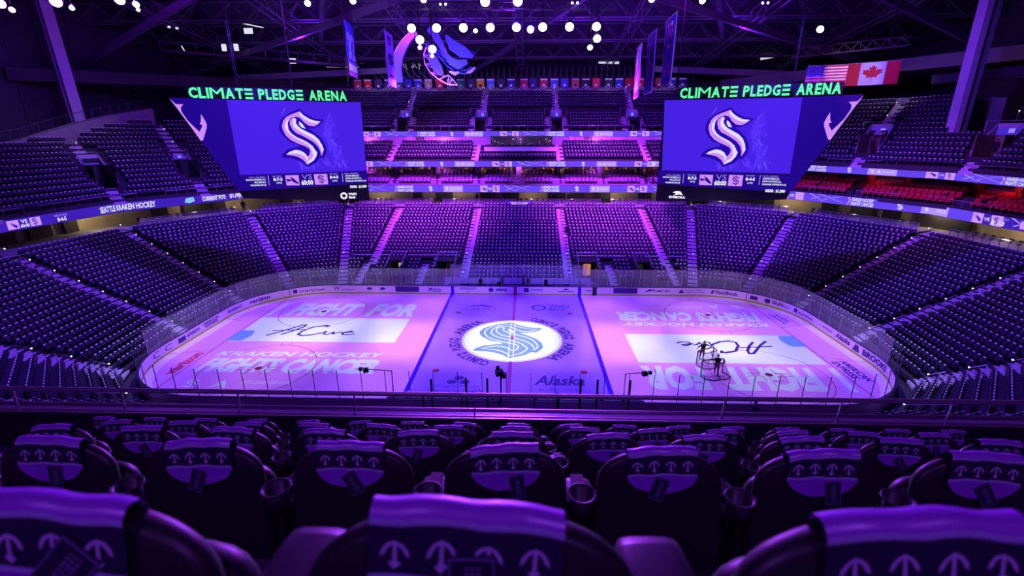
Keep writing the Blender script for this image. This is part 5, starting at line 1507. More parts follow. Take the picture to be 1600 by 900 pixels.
# ------------------------------------------------------------------ curled truss sculpture over the ice
t = empty('tentacle_sculpture', (0, 24, 0)); tag(t, 'blue-lit curling tentacle truss sculpture hanging left of centre under the roof', 'sculpture')
def W(x, y):     # picture-sized sketch units to metres on the sculpture's own plane
    return ((x - 804) * .0905 , 18.5 + (207 - y) * .0935 )
def strip(pts, wid, th, name, m):
    b = MB()
    P = [Vector((*W(*p), 0)) for p in pts]
    vs = []
    for i, p in enumerate(P):
        d = (P[min(i + 1, len(P) - 1)] - P[max(i - 1, 0)]).normalized(); n = Vector((-d.y, d.x, 0)) * (wid[i] if isinstance(wid, list) else wid) / 2
        for s in (n, -n):
            for yy in (-th / 2, th / 2):
                vs.append((p.x + s.x, yy, p.y + s.y))
    fs = []
    for i in range(len(P) - 1):
        a = 4 * i
        fs += [(a, a + 4, a + 6, a + 2), (a + 1, a + 3, a + 7, a + 5), (a, a + 1, a + 5, a + 4), (a + 2, a + 6, a + 7, a + 3)]
    b.add(vs, fs); return b.build(name, m, t)
def lat(pts1, pts2, name, m, r=.09):
    b = MB()
    A = [Vector((W(*p)[0], 0, W(*p)[1])) for p in pts1]; B = [Vector((W(*p)[0], .5, W(*p)[1])) for p in pts2]
    b.tube(A, r, 6); b.tube(B, r, 6)
    for i in range(min(len(A), len(B))):
        b.tube([A[i], B[i]], r * .6, 4)
        if i + 1 < min(len(A), len(B)): b.tube([A[i], B[i + 1]], r * .6, 4)
    return b.build(name, m, t)
tb = mat('tentacle_skin_blue', (0.10, 0.15, 0.75), 0.5); tw = mat('tentacle_tube_pale', (0.65, 0.60, 0.85), 0.4)
strip([(635, 137), (634, 120), (638, 104), (645, 93), (654, 83), (665, 76)], [1.2, 1.2, 1.15, 1.0, .8, .5], .5, 'arched_skin', tb)
lat([(624, 137), (625, 120), (629, 106), (636, 94), (645, 84), (656, 75)], [(630, 137), (631, 122), (635, 108), (641, 97), (650, 87), (660, 79)], 'arched_lattice', tw, .07)
lat([(677, 94), (673, 103), (674, 114), (681, 125), (693, 134), (705, 140), (719, 141)], [(684, 94), (683, 104), (686, 114), (692, 123), (700, 129), (706, 128), (712, 134)], 'curl_lattice', tw, .09)
strip([(681, 98), (685, 108), (692, 120), (698, 128)], [.3, 1.1, 1.2, .5], .4, 'curl_skin', tb)
lat([(676, 90), (686, 97), (697, 108), (706, 118), (718, 125), (730, 127), (742, 120)], [(681, 88), (691, 95), (702, 106), (710, 114), (720, 120), (730, 122), (739, 118)], 'body_lattice', tb, .08)
strip([(682, 72), (690, 78), (697, 90), (704, 103), (712, 112), (722, 116), (734, 112)], [.6, .9, .7, .5, .9, 1.1, .5], .8, 'body_skin', tb)
strip([(706, 80), (714, 92), (728, 100), (742, 106)], [.3, 1.2, 1.4, .4], .4, 'fin_skin', tb)
lat([(704, 79), (716, 87), (730, 95), (744, 101)], [(704, 84), (716, 91), (730, 98), (744, 104)], 'fin_lattice', tb, .05)
strip([(708, 124), (716, 127), (722, 125)], [.2, .4, .2], .5, 'bright_sucker', tw)
strip([(733, 126), (739, 124), (745, 119)], [.2, .35, .2], .5, 'bright_sucker', tw)
for (x, y, z, p, c) in ((-9, 19, 27, 1200, (0.25, 0.15, 1)), (-15, 19, 23.5, 500, (0.8, .6, 1)), (-8.5, 19.5, 23, 450, (0.9, .8, 1))):
    light('sculpture_lamp', 'SPOT', (x, y, z), (x + 1, 24, z), p, c, .1, 120, .8)
# ------------------------------------------------------------------ vomitories with blue signs
signb = emat('entry_sign_blue', (0.06, 0.02, 0.55), 1.0)
signl = emat('entry_sign_light', (0.30, 0.22, 0.95), 1.0)
def vomitory(f, d, z, L, w, rise_tot, label, warm_=False):
    """opening cut in the stand: two sloping side walls, header with sign, dark passage. f = lower mouth, d = outward direction"""
    t = empty('entry_tunnel', (f[0], f[1], z), math.atan2(d[1], d[0]) - PI / 2)
    tag(t, label, 'entrance')
    h = w / 2
    b = MB()
    b.add([(-h, 0, -.2), (-h, L, -.2), (-h, L, rise_tot + .9), (-h, 0, .75), (-h - .12, 0, -.2), (-h - .12, L, -.2), (-h - .12, L, rise_tot + .9), (-h - .12, 0, .75)], [(0, 1, 2, 3), (7, 6, 5, 4), (3, 2, 6, 7), (0, 3, 7, 4)])
    b.add([(h, 0, -.2), (h, L, -.2), (h, L, rise_tot + .9), (h, 0, .75), (h + .12, 0, -.2), (h + .12, L, -.2), (h + .12, L, rise_tot + .9), (h + .12, 0, .75)], [(3, 2, 1, 0), (4, 5, 6, 7), (7, 6, 2, 3), (4, 7, 3, 0)])
    b.build('side_wall', stairmat, t)
    pm = mat('passage_wall_dark', (.05, .045, .05), .8) if not warm_ else mat('passage_warm', (.34, .29, .20), .8)
    MB().box((0, L * .5, -.05), (w, L, .1)).box((-h - .02, L * .5, rise_tot * .4), (.05, L, rise_tot * 1.1)).box((h + .02, L * .5, rise_tot * .4), (.05, L, rise_tot * 1.1)).box((0, L + .02, rise_tot * .4), (w, .06, rise_tot + .8)).build('passage', pm, t)
    MB().box((0, L, rise_tot + .55), (w, .12, 1.0)).build('header', stairmat, t)
    MB().use(signb).box((0, L - .08, rise_tot + .25), (w * .92, .05, .75)).use(signl).box((w * .08, L - .12, rise_tot + .3), (w * .22, .03, .45)).build('entry_sign', None, t)
    b = MB()
    for s in (-1, 1):
        b.tube([(s * h, 0, .75), (s * h, 0, 1.15), (s * h, L, rise_tot + 1.3), (s * (h + 1.0), L, rise_tot + 1.3), (s * (h + 1.0), L, rise_tot + .2)], .035, 5)
    b.tube([(-h, L, rise_tot + 1.3), (h, L, rise_tot + 1.3)], .035, 5)
    b.build('handrail', railmetal, t)
    for s in (-1, 1):
        MB().box((s * (h + .55), L * .5, rise_tot * .5 + .02), (.75, L, .05), 0, math.atan2(rise_tot, L)).build('side_steps', stairmat, t)
for vx, nm in zip(UVOM, ('far left', 'left of centre', 'right of centre', 'far right')):
    vomitory((vx, 38.9), (0, 1), 19.5, 3.2, 1.7, 2.0, 'entry tunnel with blue sign in the far upper seats, %s one' % nm)
for (a, b_, c, d_), z0_, nm in ((LVOM[0], 12.4, 'first entry tunnel in the upper left seats, nearer the camera'), (LVOM[1], 12.4, 'second entry tunnel in the upper left seats, beside the left scoreboard')):
    v = Vector((c - a, d_ - b_)); L = v.length
    vomitory((a, b_), v.normalized(), z0_, L, 2.0, L * .55 / .78, nm)
for (a, b_, c, d_), z0_, nm in ((RVOM[0], 16.2, 'first entry tunnel in the upper right seats, beside the right scoreboard'), (RVOM[1], 16.2, 'second entry tunnel in the upper right seats, nearer the camera')):
    v = Vector((c - a, d_ - b_)); L = v.length
    vomitory((a, b_), v.normalized(), z0_, L, 2.2, L * .54 / .8, nm, True)

# ------------------------------------------------------------------ step lights and aisle rails
def sdot(x, y, z, r=.09):
    return (x, y, z, r)
rail_n = 0
def aisle_rail(f, t, rows, z0, rise, side, label, every=4, lights=True, hoops=False, h=.9, r1=None, loops=True, r0=0):
    T = empty('aisle_railing'); tag(T, label, 'railing')
    f = Vector(f); t = Vector(t); d = (t - f); n = Vector((-d.y, d.x)).normalized() * side
    r1 = r1 or rows
    for r in range(r0, r1, every):
        p = f + d * ((r + .5) / rows) + n; q = f + d * (min(r1, r + every - (1.2 if loops else 0)) / rows) + n
        za = z0 + rise * (r + .5); zb = z0 + rise * (min(r1, r + every - (1.2 if loops else 0)))
        MB().tube([(p.x, p.y, za), (p.x, p.y, za + h), (q.x, q.y, zb + h), (q.x, q.y, zb)], .028, 5).build('rail', railmetal, T)
        if lights:
            MB().lathe([(.0, -.07), (.07, 0), (0, .07)], (p.x, p.y, za + h + .05), 6).build('lamp_head', stepglow, T)
names = {2: 'near left corner', 3: 'left end, nearest the camera', 4: 'left end, middle', 5: 'left end, farthest', 6: 'far left corner', 9: 'far side, left of the middle block', 10: 'far side, right of the middle block',
         7: 'far side, below the left scoreboard', 12: 'far side, below the right scoreboard', 13: 'far right corner', 14: 'right end, farthest', 15: 'right end, middle', 16: 'right end, nearest the camera', 17: 'near right corner'}
for k, nm in names.items():
    f, t_ = LV[k]
    endy = k in (3, 4, 5, 14, 15, 16)
    aisle_rail(f, t_, ROWS, Z0, RISE, 0.0 if not endy else (.45 if k < 10 else -.45), 'steel aisle railing with small lights, lower bowl, %s' % nm, every=3 if endy else 5)
for k, nm in ((8, 'left'), (11, 'right')):
    f, t_ = LV[k]
    s = -.62 if k == 8 else .62
    aisle_rail(lerp(f, t_, 5 / 22), t_, 17, Z0 + 5 * RISE, RISE, .62 if k == 8 else -.62, 'continuous steel handrail along the %s slanting far aisle' % nm, every=17, lights=False, loops=False)
for k, (V, nm, rows, z0_, rs_) in enumerate(((UL, 'upper left seats', 16, 11.55, .55), (UR, 'upper right seats', 14, 15.25, .54))):
    for j in range(1, 4):
        f, t_ = V[j] if k == 0 else V[j + 0]
        aisle_rail(f, t_, rows, z0_, rs_, .1, 'steel aisle railing in the %s, %s' % (nm, ('first', 'second', 'third')[j - 1] + (' aisle from the camera' if k == 0 else ' aisle from the scoreboard')), every=3, h=.95, r0=9 if k == 0 else 8, r1=(12 if j < 3 else 15) if k == 0 else (13 if j < 3 else 11))
for vx, nm in zip(UVOM, ('far left', 'left of centre', 'right of centre', 'far right')):
    aisle_rail((vx, 43.9), (vx, 48.6), 6, 22.8, .50, 0, 'short railing with lights in the top far aisle, %s' % nm, every=5)
# bright metal edge rails on the front rows above the ribbon boards
def edge_rail(F, s0, s1, z, label, w=-.12, n=8, gap=None):
    t = empty('front_rail'); tag(t, label, 'railing')
    b = MB()
    pts = [F(s0 + (s1 - s0) * i / n, z, w) for i in range(n + 1)]
    b.tube(pts, .04, 5)
    b.build('top_rail', railmetal, t)
    b = MB()
    for p in pts: b.tube([(p[0], p[1], z - .75), p], .02, 4)
    b.build('posts', railmetal, t)
for s0, s1, z, nm in ((4, 18, 12.05, 'upper left front row, nearest the camera'), (19.5, 30, 12.05, 'upper left front row, middle'), (33, 42.5, 12.05, 'upper left front row, beside the scoreboard'),
                      (46, 58, 12.0, 'far suites, leftmost'), (60.5, 66.5, 12.0, 'far suites, second from left'), (67.5, 72.5, 12.0, 'far suites, third from left'), (73.5, 79, 12.0, 'far suites, right of centre'), (80, 85.5, 12.0, 'far suites, second from right'), (87, 100, 12.0, 'far suites, rightmost'),
                      (104, 112, 15.6, 'upper right front row, hidden by the scoreboard'), (113.5, 125, 15.6, 'upper right front row, beside the scoreboard'), (127, 134.5, 15.6, 'upper right front row, middle'), (137, 150, 15.6, 'upper right front row, nearest the camera'),
                      (106, 118, 12.0, 'red-lit box seats, hidden by the scoreboard'), (124, 129.5, 12.0, 'red-lit box seats, beside the scoreboard'), (131, 136, 12.0, 'red-lit box seats, middle'), (138, 146, 12.0, 'red-lit box seats, nearest the camera')):
    edge_rail(RF, s0, s1, z, 'thin steel front railing, %s' % nm)
for s0, s1, nm in ((0.5, 12.5, 'leftmost'), (15, 26, 'second from left'), (27.5, 38.5, 'middle'), (40, 51, 'second from right'), (52.5, 65.5, 'rightmost')):
    edge_rail(R3F, s0, s1, 19.95, 'thin steel railing in front of the far upper seats, %s' % nm, w=-.2)
# ------------------------------------------------------------------ front blocks of the far side
for (tx, tw), nm, m in zip(TUN, ('far left, yellow doorway', 'black one left of the penalty boxes', 'orange-lit one right of the penalty boxes', 'far right, dark doorway'), ((.75, .60, .35), (0.01, .01, .01), (.9, .35, .12), (0.02, .02, .03))):
    t = empty('player_tunnel', (tx, 15.0, 0)); tag(t, 'tunnel through the far front rows, %s' % nm, 'tunnel')
    b = MB()
    for s in (-1, 1):
        b.box((s * tw, 2.5, 1.3), (.12, 5.4, 2.6))
    b.box((0, 5.2, 1.3), (2 * tw, .15, 2.6)); b.box((0, 4.4, 2.75), (2 * tw + .3, 1.8, .2))
    b.build('walls', mat('tunnel_wall_dark', (.03, .025, .04), .7), t)
    MB().box((tw * .15, 5.08, 1.25), (tw * .75, .05, 1.6)).build('lit_doorway', emat('doorway_%s' % nm[:6].replace(' ', '_'), tuple(c * .6 for c in m)), t)
    b = MB()
    for s in (-1, 1):
        b.tube([(s * tw, 0, 1.2), (s * tw, 0, 2.1), (s * tw * .95, 4.6, 3.55), (s * tw * .95, 5.2, 3.55)], .05, 5)
    b.tube([(-tw, 5.2, 3.55), (tw, 5.2, 3.55)], .05, 5)
    b.build('handrail', railmetal, t)
    MB().add([(-tw, 0, 1.2), (-tw, 4.6, 2.6), (-tw, 4.6, 3.5), (-tw, 0, 2.1)], [(0, 1, 2, 3)]).add([(tw, 0, 1.2), (tw, 4.6, 2.6), (tw, 4.6, 3.5), (tw, 0, 2.1)], [(0, 1, 2, 3)]).build('glass_side', glass, t)
for s, nm in ((-1, 'left'), (1, 'right')):
    t = empty('block_railing'); tag(t, 'pale steel railing above the retractable front seats, %s of centre' % nm, 'railing')
    b = MB()
    y, z = 16.9 + 5 * 15 / 22 - .1, 3.15
    for a, c in ((-22.3, -17.2), (-14.6, -11.0), (-10.6, -7.9)):
        if s > 0: a, c = -c, -a
        b.tube([(a, y, z - .9), (a, y, z), (c, y, z), (c, y, z - .9)], .045, 5)
    b.build('rail', railmetal, t)
# penalty boxes and scorer's bench behind the far boards
t = empty('penalty_bench', (0.2, 13.2, 0)); tag(t, 'pale violet penalty boxes and scorers bench behind the far boards at centre ice', 'penalty box')
pb = mat('penalty_box_panel', (0.45, 0.30, 0.62), 0.5, noise=.05)
b = MB().use(pb)
for i in range(12):
    b.box((-8.4 + i * 1.53, 1.9, .95), (1.49, .08, 1.1))
b.build('back_panels', None, t)
MB().box((0, 1.0, .45), (17.6, 1.6, .1)).box((0, 1.55, .75), (17.2, .35, .08)).build('bench', blackmetal, t)
b = MB().use(palepost)
for x in (-8.1, -6.4, -4.8, -3.25, -1.9, -.55, .8, 2.35, 4.0, 5.6, 7.2, 8.5):
    b.box((x, 1.95, 2.35), (.07 if x not in (-1.9, .8) else .16, .05, 1.8))
b.build('glass_posts', None, t)
MB().add([(-8.4, 1.95, 1.5), (8.7, 1.95, 1.5), (8.7, 1.95, 3.2), (-8.4, 1.95, 3.2)], [(0, 1, 2, 3)]).build('back_glass', glass, t)
b = MB().use(blackmetal)
for x in (-1.9, .8):
    b.box((x, .9, 1.4), (.25, 1.9, 1.0))
for x, z in ((-4.6, 1.25), (1.4, 1.35), (3.6, 1.2), (-2.3, .9)):
    b.box((x, 1.7, z), (.42, .3, .3))
b.build('dividers', None, t)
for s, nm in ((-1, 'left'), (1, 'right')):
    b = MB()
    for i in range(9):
        x = s * (9.9 + i * 1.5)
        b.box((x, 14.6, 1.55), (.05, .05, 2.5))
    o = b.build('aisle_glass_posts', palepost); tag(o, 'row of thin pale posts behind the far boards, %s of the penalty boxes' % nm, 'posts')

# ------------------------------------------------------------------ near side benches, posts and cameras
t = empty('player_benches', (0.5, -14.4, 0)); tag(t, 'player benches with dark upright posts behind the near boards at centre', 'bench')
b = MB().use(blackmetal)
for x, h in ((-5.5, 1.9), (-4.9, 3.1), (-2.9, 1.9), (-2.6, 3.2), (-1.2, 3.2), (-.4, 1.9), (1.9, 1.9), (3.5, 1.9), (3.4, 2.2), (4.9, 3.2), (6.0, 3.2), (8.1, 3.2)):
    b.box((x - .5, .3, h / 2 + .2), (.10 if h < 3 else .13, .10, h))
b.build('posts', None, t)
MB().box((0, .9, .45), (17, .5, .1)).box((0, 1.6, .6), (17.4, .1, 1.2)).build('bench', mat('bench_panel', (.22, .16, .3), .6), t)
b = MB().use(stairmat)
for i in range(12): b.box((-8.2 + i * 1.5, 1.52, 1.0), (1.3, .06, .35))
b.build('bench_back', None, t)
for (x, y), (ex, ey), nm in (((-7.8, -13.05), (-9.6, -13.0), 'left'), ((8.0, -13.05), (9.3, -13.0), 'right')):
    t = empty('net_camera', (x, y, 0)); tag(t, 'small dark camera on an arm above the near glass, %s of centre' % nm, 'camera')
    MB().tube([(0, 0, 1.1), (0, 0, 3.3), (ex - x, .1, 3.35)], .04, 5).build('arm', blackmetal, t)
    MB().box((ex - x, .1, 3.28), (.35, .25, .28), .3).box((ex - x - .35 * (1 if ex < x else -1), .1, 3.36), (.22, .2, .2)).lathe([(.1, 0), (.13, .2)], (ex - x, 0, 3.25), 8, (.3, 1, -.3)).build('camera_body', blackmetal, t)
t = empty('rinkside_camera', (-.35, -13.4, 0)); tag(t, 'dark rinkside camera on a pole at centre ice on the near side', 'camera')
MB().tube([(0, 0, 1.1), (0, 0, 3.2)], .06, 5).build('pole', blackmetal, t)
MB().box((-.1, 0, 3.45), (.5, .4, .35), .3).box((.15, .1, 3.2), (.4, .35, .3)).box((-.2, .2, 3.7), (.25, .2, .25)).build('camera_body', blackmetal, t)

# ------------------------------------------------------------------ hockey goals
netm = glassmat('goal_netting', (0.93, 0.90, 0.96), 0.05, 0.0)
pipe = mat('goal_pipe_dark_red', (0.20, 0.01, 0.03), 0.35)
frame_w = mat('goal_base_pad', (0.30, 0.18, 0.42), 0.5)
def goal(a, c, back, label):
    a = Vector(a); c = Vector(c); mid = (a + c) / 2; e = (c - a).normalized()
    t = empty('hockey_goal', (mid.x, mid.y, 0.012), math.atan2(e.y, e.x)); tag(t, label, 'goal')
    h = .93
    MB().tube([(-h, 0, 0), (-h, 0, 1.18), (-h + .06, 0, 1.24), (h - .06, 0, 1.24), (h, 0, 1.18), (h, 0, 0)], .055, 8).build('goal_frame', pipe, t)
    base = [(h, 0), (h + .22, back * .3), (h + .12, back * .85), (h * .5, back * 1.1), (0, back * 1.0), (-h * .5, back * 1.1), (-h - .12, back * .85), (-h - .22, back * .3), (-h, 0)]
    top = [(h, 0), (h * .9, back * .25), (h * .75, back * .5), (h * .3, back * .56), (0, back * .5), (-h * .3, back * .56), (-h * .75, back * .5), (-h * .9, back * .25), (-h, 0)]
    MB().tube([(x, y, .05) for x, y in base], .06, 6).build('base_frame', frame_w, t)
    MB().tube([(x, y, 1.2) for x, y in top], .035, 6).build('top_frame', pipe, t)
    MB().tube([(0, back * .5, 1.2), (0, back * 1.0, .05)], .03, 5).build('centre_strut', pipe, t)
    vs = []; n = len(base)
    for (x, y), (X, Y) in zip(base, top): vs += [(x, y, .08), (X, Y, 1.2)]
    b = MB().add(vs, [(2 * i, 2 * i + 2, 2 * i + 3, 2 * i + 1) for i in range(n - 1)])
    b.build('netting', netm, t)
    b = MB().use(mat('net_cord', (.55, .5, .65), .8))
    for i in range(n - 1):
        for k in range(4):
            s = k / 4
            p = Vector((*lerp(base[i], base[i + 1], s), .08)); q = Vector((*lerp(top[i], top[i + 1], s), 1.2))
            b.tube([p, q], .005, 3)
    for j in range(1, 7):
        b.tube([(x + (X - x) * j / 7, y + (Y - y) * j / 7, .08 + 1.12 * j / 7) for (x, y), (X, Y) in zip(base, top)], .005, 3)
    b.build('net_cords', None, t)
goal((15.57, -5.13), (17.64, -4.05), -1.1, 'red-framed hockey goal on the ice, the farther of the two')
goal((15.53, -6.76), (17.42, -6.41), -1.1, 'red-framed hockey goal on the ice, the nearer of the two')

# ------------------------------------------------------------------ people
skin = mat('skin', (0.35, 0.20, 0.16), 0.6, noise=.05)
dk_cloth = mat('dark_clothing', (0.010, 0.007, 0.018), 0.8, noise=.3, nscale=6)
hairm = mat('dark_hair', (0.015, 0.010, 0.012), 0.6, noise=.3, nscale=20)
def person(loc, rz, label, armL, armR, lean=0.0, step=.12, cloth=None, torso_only=False):
    """armL/armR: list of three points (elbow, wrist, fingertips) in body space, facing -Y"""
    cloth = cloth or dk_cloth
    t = empty('person', loc, rz); tag(t, label, 'person')
    J = {'pelvis': (0, 0, .95), 'spine': (0, -lean * .4, 1.18), 'chest': (0, -lean * .8, 1.38), 'neck': (0, -lean, 1.50), 'head0': (0, -lean - .01, 1.58),
         'hipL': (.10, 0, .90), 'kneeL': (.11, -step * .8, .50), 'ankL': (.11, -step * .3, .09), 'toeL': (.12, -step * .3 - .20, .04),
         'hipR': (-.10, 0, .90), 'kneeR': (-.11, step * .2, .50), 'ankR': (-.11, step, .09), 'toeR': (-.12, step - .20, .04),
         'shL': (.19, -lean * .85, 1.42), 'shR': (-.19, -lean * .85, 1.42)}
    for s, A in (('L', armL), ('R', armR)):
        J['el' + s], J['wr' + s], J['ha' + s] = A
    R = {'pelvis': .185, 'spine': .18, 'chest': .20, 'neck': .06, 'head0': .06, 'hipL': .115, 'hipR': .115, 'kneeL': .08, 'kneeR': .08, 'ankL': .048, 'ankR': .048, 'toeL': .045, 'toeR': .045,
         'shL': .09, 'shR': .09, 'elL': .065, 'elR': .065, 'wrL': .034, 'wrR': .034, 'haL': .034, 'haR': .034}
    E = [('pelvis', 'spine'), ('spine', 'chest'), ('chest', 'neck'), ('neck', 'head0'), ('pelvis', 'hipL'), ('hipL', 'kneeL'), ('kneeL', 'ankL'), ('ankL', 'toeL'), ('pelvis', 'hipR'), ('hipR', 'kneeR'), ('kneeR', 'ankR'), ('ankR', 'toeR'),
         ('chest', 'shL'), ('shL', 'elL'), ('elL', 'wrL'), ('wrL', 'haL'), ('chest', 'shR'), ('shR', 'elR'), ('elR', 'wrR'), ('wrR', 'haR')]
    keys = list(J)
    vs = [J[k] for k in keys]; es = [(keys.index(a), keys.index(c)) for a, c in E]
    rr = [R[k] for k in keys]
    # five fingers on each hand
    for s in ('L', 'R'):
        w = Vector(J['wr' + s]); h = Vector(J['ha' + s]); d = (h - w).normalized(); side = d.cross(Vector((0, 0, 1)))
        side = side.normalized() if side.length > .1 else Vector((1, 0, 0))
        for k, ln in enumerate((.075, .085, .08, .065)):
            q = h + side * (k - 1.5) * .02 + d * ln + Vector((0, 0, -.02))
            vs.append(tuple(h + side * (k - 1.5) * .018 + d * .03)); vs.append(tuple(q)); n = len(vs)
            es += [(keys.index('ha' + s), n - 2), (n - 2, n - 1)]; rr += [.010, .008]
        vs.append(tuple(w + d * .04 - side * .045 + Vector((0, 0, -.01)))); vs.append(tuple(w + d * .085 - side * .06)); n = len(vs)
        es += [(keys.index('wr' + s), n - 2), (n - 2, n - 1)]; rr += [.012, .009]
    me = bpy.data.meshes.new('body'); me.from_pydata(vs, es, [])
    o = bpy.data.objects.new('body', me); COL.objects.link(o)
    md = o.modifiers.new('skin', 'SKIN'); md.use_smooth_shade = True
    for i, r in enumerate(rr):
        me.skin_vertices[0].data[i].radius = (r, r * (.72 if i < len(keys) and keys[i] in ('chest', 'spine', 'pelvis') else 1))
    me.skin_vertices[0].data[0].use_root = True
    sb = o.modifiers.new('sub', 'SUBSURF'); sb.levels = 1; sb.render_levels = 1
    dg = bpy.context.evaluated_depsgraph_get()
    m2 = bpy.data.meshes.new_from_object(o.evaluated_get(dg)); bpy.data.objects.remove(o)
    m2.materials.clear(); m2.materials.append(cloth); m2.materials.append(skin)
    hands = [Vector(J['haL']), Vector(J['haR'])]
    for p in m2.polygons:
        c = p.center
        p.material_index = 1 if (min((c - h).length for h in hands) < .13 or c.z > 1.5) else 0
    o = bpy.data.objects.new('body', m2); COL.objects.link(o); o.parent = t
    # head with face, joined on the neck
    b = MB().use(skin)
    prof = [(.03, -.02), (.055, 0.0), (.072, .04), (.083, .09), (.086, .14), (.078, .19), (.055, .225), (.01, .238)]
    hx, hy, hz = 0, -lean - .02, 1.545
    vs = []; n = 14
    for r, z in prof:
        for k in range(n):
            a = 2 * PI * k / n
            vs.append((hx + r * .86 * math.cos(a), hy + r * 1.08 * math.sin(a), hz + z))
    fs = [(i * n + k, i * n + (k + 1) % n, (i + 1) * n + (k + 1) % n, (i + 1) * n + k) for i in range(len(prof) - 1) for k in range(n)]
    fs += [tuple(range(n))[::-1], tuple((len(prof) - 1) * n + k for k in range(n))]
    b.add(vs, fs)
    b.box((hx, hy - .098, hz + .10), (.022, .03, .045)); b.box((hx - .078, hy, hz + .11), (.015, .035, .055)); b.box((hx + .078, hy, hz + .11), (.015, .035, .055))
    b.use(hairm).box((hx - .03, hy - .088, hz + .13), (.025, .012, .012)).box((hx + .03, hy - .088, hz + .13), (.025, .012, .012)).box((hx, hy - .087, hz + .055), (.04, .012, .008))
    b.build('head', None, t, True)
    b = MB()
    vs = []
    for r, z in ((.088, .10), (.094, .15), (.088, .20), (.064, .24), (.01, .255)):
        for k in range(n):
            a = 2 * PI * k / n
            vs.append((hx + r * .92 * math.cos(a), hy + .018 + r * 1.06 * math.sin(a), hz + z))
    b.add(vs, [(i * n + k, i * n + (k + 1) % n, (i + 1) * n + (k + 1) % n, (i + 1) * n + k) for i in range(4) for k in range(n)] + [tuple(4 * n + k for k in range(n))])
    b.build('hair', hairm, t, True)
    return t
rel = [(.25, .03, 1.14), (.27, -.06, .90), (.27, -.09, .82)]
relR = [(-.25, .03, 1.14), (-.27, -.06, .90), (-.27, -.09, .82)]
person((16.55, -4.0, .005), math.radians(180 + 195), 'person in dark clothes on the ice leaning on the farther goal with arms spread', [(.42, -.10, 1.30), (.66, -.22, 1.22), (.74, -.26, 1.22)], [(-.42, -.10, 1.30), (-.66, -.22, 1.22), (-.74, -.26, 1.22)], lean=.16)
person((16.72, -6.85, .005), math.radians(160), 'person in a dark coat on the ice pushing the nearer goal', [(.24, -.20, 1.22), (.20, -.45, 1.25), (.19, -.53, 1.25)], [(-.24, -.20, 1.22), (-.22, -.45, 1.25), (-.21, -.53, 1.25)], lean=.08, step=.2)
person((7.1, 25.9, 4.6), math.radians(180), 'person in dark clothes climbing the far aisle right of the middle block', rel, relR, lean=-.05, step=.2)
person((-39.3, 25.3, 8.06), math.radians(50), 'person in black standing at the top of the far left corner aisle', rel, relR, lean=.03)
person((16.3, -14.2, .25), math.radians(190), 'person in a purple-grey jacket standing behind the near boards on the right', rel, relR, cloth=mat('grey_jacket', (.12, .09, .18), .8))
person((49.9, 11.0, 16.3), math.radians(120), 'person in black standing in the nearer entry tunnel of the upper right seats', rel, relR)
person((44.6, 21.5, 16.3), math.radians(120), 'person in dark red standing in the farther entry tunnel of the upper right seats', rel, relR, cloth=mat('dark_red_clothing', (.09, .015, .03), .8))
person((5.75, 34.3, 8.06), math.radians(0), 'person in black standing on the far concourse above the right middle aisle', rel, relR)
person((7.9, 34.2, 8.06), math.radians(10), 'person in black with arms folded at the far drink rail, right of centre', [(.24, -.10, 1.18), (.05, -.2, 1.18), (-.03, -.2, 1.18)], [(-.24, -.10, 1.18), (-.05, -.2, 1.22), (.03, -.2, 1.22)])
person((-6.6, 34.3, 8.06), math.radians(0), 'person in black standing on the far concourse above the left middle aisle', rel, relR)

# ------------------------------------------------------------------ near ledge, glass and handrail
b = MB().box((0, -35.90, 14.15), (84, .22, 1.26)); struct(b.build('wall_balcony_front', mat('balcony_front_paint', (.03, .02, .05), .5)))
t = empty('balcony_ledge'); tag(t, 'long glossy ledge with polished metal edges in front of the nearest seats', 'ledge')
MB().box((0, -35.90, 14.79), (84, .26, .03)).build('top', mat('ledge_top_gloss', (.34, .26, .42), .25, .6), t)
MB().box((0, -35.78, 14.80), (84, .025, .05)).box((0, -36.02, 14.80), (84, .03, .05)).box((0, -35.95, 14.81), (84, .02, .02)).build('metal_edges', steel, t)
t = empty('balcony_handrail'); tag(t, 'dark steel handrail tube with glass infill on the ledge in front of the nearest seats', 'handrail')
MB().tube([(-42, -36, 15.17), (42, -36, 15.17)], .032, 12).build('tube', mat('handrail_gloss', (.80, .75, .85), .30, .85), t)
b = MB()
for x in (-14, -11, -8.6, -7.2, -5.89, -4.34, -2.7, -1.08, .58, 3.93, 5.46, 6.89, 8.4, 10.6, 13):
    b.bar((x, -36.0, 14.82), (x + .02, -36.0, 15.15), .018)
b.build('posts', railmetal, t)
for i in range(14):
    x0 = -21 + i * 3.1
    MB().add([(x0, -35.98, 14.84), (x0 + 3.05, -35.98, 14.84), (x0 + 3.05, -35.98, 15.12), (x0, -35.98, 15.12)], [(0, 1, 2, 3)]).build('glass_infill', clear_glass, t)
# terrace under the nearest seats
b = MB()
for k in range(-1, 6):
    y = -41.11 + .958 * k; z = 18.07 - .614 * k - 1.0
    b.box((0, y + .28, z - .4), (60, .98, .8))
struct(b.build('near_terrace', mat('near_terrace_dark', (.02, .017, .024), .8)))
struct(MB().box((0, -44.6, 12), (60, 4, 12.5)).build('near_terrace', MATS['near_terrace_dark']))

